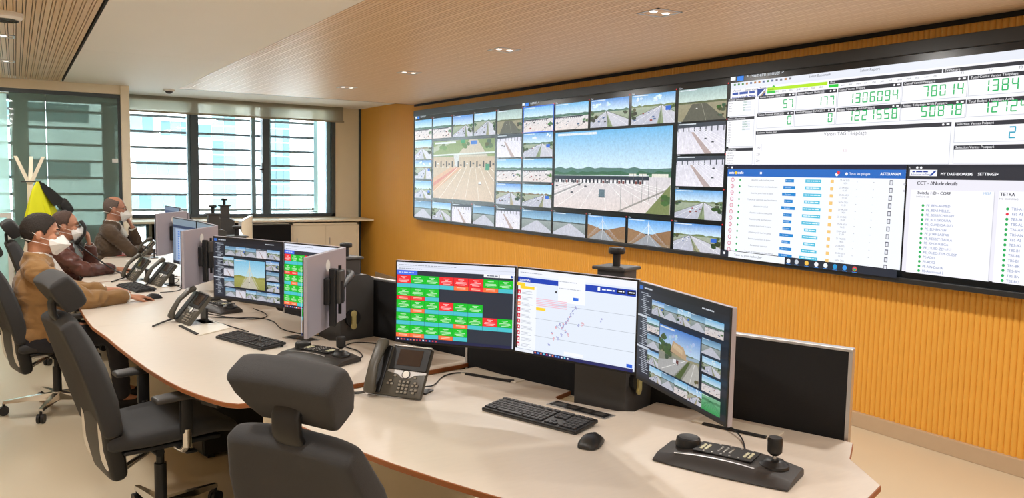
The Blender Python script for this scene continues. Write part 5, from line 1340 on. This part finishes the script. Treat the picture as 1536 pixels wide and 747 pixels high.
def person(label, J, col, hair_style, glasses, shirt=(236, 234, 228), leather=False, seed=1, watch=False):
    H = Vector(J['hip']); t_loc = Vector((H.x, H.y, 0))
    yaw = J['yaw']; F = Vector((math.cos(yaw), math.sin(yaw), 0)); Lf = Vector((-math.sin(yaw), math.cos(yaw), 0)); Uz = Vector((0, 0, 1))
    hy_, hp = J['hyaw'], J['hpitch']
    f0 = Vector((math.cos(hy_), math.sin(hy_), 0)); hl = Vector((-math.sin(hy_), math.cos(hy_), 0))
    hf = (f0 * math.cos(hp) + Uz * math.sin(hp)); hu = hf.cross(hl)
    S = J.get('hs', 1.0); C = Vector(J['head'])
    hp_ = lambda a, b, c: C + (hf * a + hl * b + hu * c) * S
    R3 = Matrix((hf, hl, hu)).transposed()
    RB = Matrix((F, Lf, Uz)).transposed()
    skin = mat('skin_%d' % seed, J['skin'], .5, var=.06, vscale=18, bump=.05, bscale=90)
    b = MB()
    neck = Vector(J['neck']); chest = Vector(J['chest'])
    # head
    b.ell(hp_(-.012, 0, .026), (.096 * S, .076 * S, .093 * S), R3, 24, 16); b.ell(hp_(.022, 0, -.030), (.070 * S, .061 * S, .084 * S), R3, 20, 12); b.ell(hp_(.040, 0, -.082), (.044 * S, .042 * S, .030 * S), R3, 16, 10)
    b.cap(hp_(.086, 0, .018), hp_(.106, 0, -.022), .009 * S, .014 * S); b.ell(hp_(.074, 0, .03), (.018 * S, .056 * S, .012 * S), R3)
    b.ell(hp_(.055, .036, -.02), (.03 * S, .024 * S, .03 * S), R3); b.ell(hp_(.055, -.036, -.02), (.03 * S, .024 * S, .03 * S), R3); b.cap(hp_(.086, -.02, -.066), hp_(.086, .02, -.066), .008 * S)
    for sg in (1, -1): b.ell(hp_(-.012, sg * .076, -.006), (.019 * S, .010 * S, .032 * S), R3)
    b.cap(hp_(-.018, 0, -.05), neck - Uz * .02, .056, .062)
    # trunk, arms, hands, legs
    b.cap(neck - Uz * .03, chest, .07, .11); b.cap(chest, H, .12, .12)
    for s_ in ('R', 'L'):
        sh, el, wr = (Vector(J[k + s_]) for k in ('sh', 'el', 'wr'))
        b.cap(chest + Uz * .1, sh, .06, .05); b.cap(sh, el, .045, .038); b.cap(el, wr, .036, .026)
        hd = J['hand' + s_]
        hand(b, wr + (Vector(hd[0]).normalized()) * .012, hd[0], hd[1], hd[2], hd[3], hd[4])
        kn, an = Vector(J['kn' + s_]), Vector(J['an' + s_])
        b.cap(H + (kn - H) * .1, kn, .075, .052); b.cap(kn, an, .048, .036); b.cap(an, an + F * .1 - Uz * .04, .034, .03)
    me = solid(b, .0062, 4)
    for v in me.vertices: v.co -= t_loc
    me.materials.append(skin); me.name = 'person'
    root = obj('person', me, None, t_loc); tag(root, label, 'person')
    def child(name, me_or_mb, m, vox=None, smooth=60):
        if isinstance(me_or_mb, MB):
            me_ = me_or_mb.mesh(name, m, smooth)
        else:
            me_ = me_or_mb; me_.materials.append(m)
        for v in me_.vertices: v.co -= t_loc
        return obj(name, me_, root)
    # jacket
    jm = mat('jacket_%d' % seed, col, .38 if leather else .85, var=.14, vscale=14, bump=.12 if leather else .25, bscale=60 if leather else 260, sheen=0 if leather else .2)
    g = MB()
    g.ell(chest + F * .005, (.135, .190, .175), RB, 20, 14); g.ell((chest + H) / 2 + F * .01, (.138, .178, .16), RB, 20, 14); g.ell(H + Uz * .03, (.15, .19, .12), RB, 20, 14)
    g.cap(Vector(J['shR']) * .8 + Vector(J['shL']) * .2, Vector(J['shL']) * .8 + Vector(J['shR']) * .2, .082); g.ell(neck - Uz * .055 - F * .01, (.095, .115, .07), RB)
    for k in range(10):   # collar
        a0, a1 = math.radians(40 + k * 28), math.radians(40 + (k + 1) * 28)
        rp = lambda a: neck + F * (.072 * math.cos(a)) + Lf * (.078 * math.sin(a)) + Uz * (.012 - .035 * max(0, math.cos(a)))
        g.cap(rp(a0), rp(a1), .015)
    for s_ in ('R', 'L'):
        sh, el, wr = (Vector(J[k + s_]) for k in ('sh', 'el', 'wr'))
        g.cap(sh, el, .073, .060); g.cap(el, el + (wr - el) * .86, .060, .047)
    child('jacket', solid(g, .011, 6, wrinkle=.009, wf=11, seed=seed), jm)
    sm_ = mat('shirt_%d' % seed, shirt, .8, var=.03)
    c_ = MB()
    for k in range(12):
        a0, a1 = math.radians(20 + k * 26.6), math.radians(20 + (k + 1) * 26.6)
        rp = lambda a: neck + F * (.066 * math.cos(a) + .006) + Lf * (.068 * math.sin(a)) + Uz * (.022 - .03 * max(0, math.cos(a)))
        c_.cap(rp(a0), rp(a1), .013)
    c_.cap(neck + F * .07 - Uz * .04, neck + F * .115 - Uz * .13, .03, .035)
    child('shirt_collar', solid(c_, .006, 3), sm_)
    for s_ in ('R', 'L'):
        el, wr = Vector(J['el' + s_]), Vector(J['wr' + s_]); d = (wr - el)
        child('shirt_cuff', MB().cyl(el + d * .80, el + d * .985, .041, .038, n=20), sm_)
    if watch:
        el, wr = Vector(J['elL']), Vector(J['wrL']); d = (wr - el)
        child('wristwatch', MB().cyl(el + d * .99, el + d * 1.05, .036, .035, n=20), m_alu)
    # trousers, shoes
    g = MB(); g.ell(H - Uz * .005, (.16, .185, .10), RB)
    for s_ in ('R', 'L'):
        kn, an = Vector(J['kn' + s_]), Vector(J['an' + s_]); side = Lf * (.085 if s_ == 'L' else -.085)
        g.cap(H + side - Uz * .01, kn, .092, .068); g.cap(kn, an + Uz * .03, .066, .052)
    child('trousers', solid(g, .013, 5, wrinkle=.005, seed=seed + 3), mat('dark_trousers', (38, 38, 46), .85))
    for s_ in ('R', 'L'):
        an = Vector(J['an' + s_]); q = Vector((an.x, an.y, 0))
        g = MB(); g.cap(q + Uz * .05 - F * .03, q + Uz * .045 + F * .15, .045, .036); g.box(q + F * .06 + Uz * .012, (.26, .08, .022), rz=yaw, bev=.008)
        child('shoe', solid(g, .008, 3), m_black)
    # hair
    hc = mat('hair_%d' % seed, J['hair'], .75, var=.3, vscale=60, bump=.5, bscale=160)
    def shell(sc, keep, th):
        bm = bmesh.new(); bmesh.ops.create_uvsphere(bm, u_segments=96, v_segments=72, radius=1)
        for v in bm.verts: v.co = Vector((v.co.x * .096 * sc - .012, v.co.y * .076 * sc, v.co.z * .093 * sc + .026))
        bmesh.ops.delete(bm, geom=[v for v in bm.verts if not keep(v.co)], context='VERTS')
        bmesh.ops.solidify(bm, geom=list(bm.faces), thickness=th)
        me_ = bpy.data.meshes.new('hair')
        for v in bm.verts:
            q = v.co + Vector((0, 0, 0)); nz = mnoise.noise(q * 90) * .0025
            v.co = C + R3 @ ((q + q.normalized() * nz) * S)
        bm.to_mesh(me_); bm.free(); me_.shade_smooth(); return me_
    def line_(x, pts):
        if x >= pts[0][0]: return 9
        for (xa, za), (xb, zb) in zip(pts, pts[1:]):
            if x >= xb: return za + (zb - za) * (xa - x) / (xa - xb)
        return pts[-1][1]
    full = [(.074, .105), (.064, .078), (.050, .056), (.036, .036), (.026, .010), (.018, -.008), (.008, .006), (-.004, .022), (-.022, .020), (-.034, -.008), (-.044, -.045), (-.07, -.062), (-.12, -.06)]
    rec = [(.040, .112), (.030, .085), (.036 - .012, .050), (.018, .020), (.012, .0), (.004, .012), (-.006, .022), (-.022, .020), (-.034, -.008), (-.044, -.045), (-.07, -.06), (-.12, -.055)]
    if hair_style == 'short': child('hair', shell(1.04, lambda c: c.z > line_(c.x, full), -.004), hc)
    elif hair_style == 'receding': child('hair', shell(1.028, lambda c: c.z > line_(c.x, rec), -.004), hc)
    else: child('hair', shell(1.022, lambda c: c.z > line_(c.x, rec) and c.z < .092 - .25 * (c.x + .03), -.003), hc)
    for sg in (1, -1):
        e = child('eye', MB().ell(hp_(.081, sg * .031, .012), (.011 * S, .013 * S, .008 * S), R3), mat('eye_white', (200, 190, 182), .3))
        child('eyebrow', MB().cap(hp_(.09, sg * .016, .033), hp_(.077, sg * .052, .036), .0045 * S, .003 * S), hc)
        p = MB().ell(hp_(.089, sg * .033, .012), (.0045 * S, .0055 * S, .0055 * S), R3).mesh('iris', mat('dark_iris', (30, 20, 14), .2), 60)
        for v in p.vertices: v.co -= t_loc
        obj('iris', p, e)
    # white folded mask with straps
    mm = MB()
    P = [hp_(*q) for q in ((.112, 0, .006), (.088, .034, -.008), (.088, -.034, -.008), (.042, .070, -.028), (.042, -.070, -.028), (.160, 0, -.052), (.145, .030, -.050), (.145, -.030, -.050), (.105, .056, -.047), (.105, -.056, -.047),
                           (.048, .070, -.062), (.048, -.070, -.062), (.066, .040, -.112), (.066, -.040, -.112), (.088, 0, -.124))]
    mm.add(P, [(0, 1, 6, 5), (0, 5, 7, 2), (1, 3, 8, 6), (2, 7, 9, 4), (3, 10, 8), (4, 9, 11), (5, 6, 12, 14), (5, 14, 13, 7), (6, 8, 12), (7, 13, 9), (8, 10, 12), (9, 13, 11)])
    me_ = mm.mesh('face_mask', mat('mask_white', (238, 236, 232), .75, var=.02))
    bm = bmesh.new(); bm.from_mesh(me_); bmesh.ops.recalc_face_normals(bm, faces=bm.faces); bmesh.ops.solidify(bm, geom=list(bm.faces), thickness=.0025); bm.to_mesh(me_); bm.free()
    for v in me_.vertices: v.co -= t_loc
    mk = obj('face_mask', me_, root)
    for sg in (1, -1):
        for zz in (0, 1):
            st = MB().tube([hp_(.045, sg * .069, -.03 - .03 * zz), hp_(-.01, sg * .083, -.012 + .05 * zz * 0 - .035 * zz), hp_(-.06, sg * .066, .02 - .06 * zz), hp_(-.105, 0, .05 - .085 * zz)], .0018, n=6).mesh('strap', m_paper)
            for v in st.vertices: v.co -= t_loc
            obj('strap', st, mk)
    if glasses:
        gl = MB()
        for sg in (1, -1):
            ring = [hp_(.104 - .006 * (math.cos(a) * sg * .5 + .5 if sg else 0), sg * .033 + .024 * math.cos(a), .012 + .017 * math.sin(a)) for a in [2 * math.pi * k / 18 for k in range(19)]]
            gl.tube(ring, .0016, n=6, sm=1); gl.tube([hp_(.098, sg * .057, .016), hp_(.04, sg * .078, .016), hp_(-.012, sg * .082, .012), hp_(-.03, sg * .08, -.006)], .0016, n=6)
        gl.cap(hp_(.106, -.009, .014), hp_(.106, .009, .014), .0016)
        child('glasses', gl, m_black)
    return root
R_ = math.radians
# man in the tan jacket: right hand on the mouse
person('man in a tan jacket and white mask, hand on a mouse', dict(hip=(.12, 6.10, .54), chest=(.09, 6.06, .86), neck=(.11, 6.04, 1.075), head=(.132, 6.02, 1.222), yaw=R_(8), hyaw=R_(-3), hpitch=R_(-6), hs=1.08,
       skin=(196, 138, 108), hair=(38, 30, 24), shR=(.09, 5.86, 1.0), elR=(.36, 5.84, .80), wrR=(.625, 6.0, .785), handR=((1, .25, -.10), (0, 0, 1), 1, .28, .5),
       shL=(.10, 6.25, 1.0), elL=(.30, 6.40, .80), wrL=(.52, 6.42, .785), handL=((1, .1, -.05), (0, 0, 1), -1, .3, .5),
       knR=(.55, 6.02, .53), anR=(.58, 6.0, .09), knL=(.55, 6.26, .53), anL=(.60, 6.28, .09)), (150, 112, 66), 'short', False, seed=1)
# man on the telephone in a leather jacket
person('man in a brown leather jacket and white mask holding a telephone handset', dict(hip=(.30, 7.86, .52), chest=(.30, 7.82, .82), neck=(.325, 7.80, 1.02), head=(.350, 7.79, 1.158), yaw=R_(5), hyaw=R_(-4), hpitch=R_(-4), hs=1.05,
       skin=(190, 134, 106), hair=(70, 50, 40), shR=(.28, 7.62, .95), elR=(.47, 7.55, .80), wrR=(.70, 7.74, .785), handR=((1, .35, -.08), (0, 0, 1), 1, .25, .5),
       shL=(.32, 8.0, .95), elL=(.545, 7.88, .80), wrL=(.525, 7.80, .99), handL=((-.10, -.12, 1), (.95, -.1, .1), 1, .95, .5),
       knR=(.74, 7.78, .52), anR=(.76, 7.76, .09), knL=(.74, 8.0, .52), anL=(.78, 8.02, .09)), (92, 54, 46), 'receding', True, shirt=(150, 160, 158), leather=True, seed=2, watch=True)
# man resting his chin on his hand
person('man in a dark brown blazer and glasses resting his chin on his hand', dict(hip=(.78, 9.40, .52), chest=(.80, 9.38, .84), neck=(.845, 9.35, 1.085), head=(.875, 9.33, 1.232), yaw=R_(0), hyaw=R_(-2), hpitch=R_(-6), hs=1.06,
       skin=(186, 130, 104), hair=(96, 82, 74), shR=(.80, 9.16, 1.0), elR=(1.0, 9.10, .80), wrR=(1.215, 9.35, .785), handR=((1, .4, -.05), (0, 0, 1), 1, .3, .5),
       shL=(.82, 9.57, 1.0), elL=(1.10, 9.46, .80), wrL=(1.035, 9.36, 1.035), handL=((-.35, -.05, 1), (.9, -.1, .3), 1, .7, .5),
       knR=(1.2, 9.32, .52), anR=(1.22, 9.3, .09), knL=(1.2, 9.52, .52), anL=(1.24, 9.54, .09)), (78, 60, 42), 'shaved', True, shirt=(206, 204, 196), seed=3)
hs = thing('telephone_handset', 'black telephone handset held at the mask of the man in leather', 'handset', (.485, 7.745, 1.09))
MB().pad([(-.055, .012, -.075), (-.025, .0, -.035), (.0, -.008, .0), (.008, -.008, .06), (-.02, .01, .105)], [.025, .022, .019, .022, .025], [.017, .013, .012, .013, .017], wdir=(.2, 1, 0), exp=2.6).build('grip', m_black, hs, smooth=60)
MB().tube([(-.05, .01, -.09), (.0, -.03, -.13), (.08, -.12, -.20), (.19, -.30, -.28), (.26, -.50, -.31)], .007, n=8).build('coiled_cord', m_black, hs, smooth=60)
bpy.data.objects.remove(_fo)
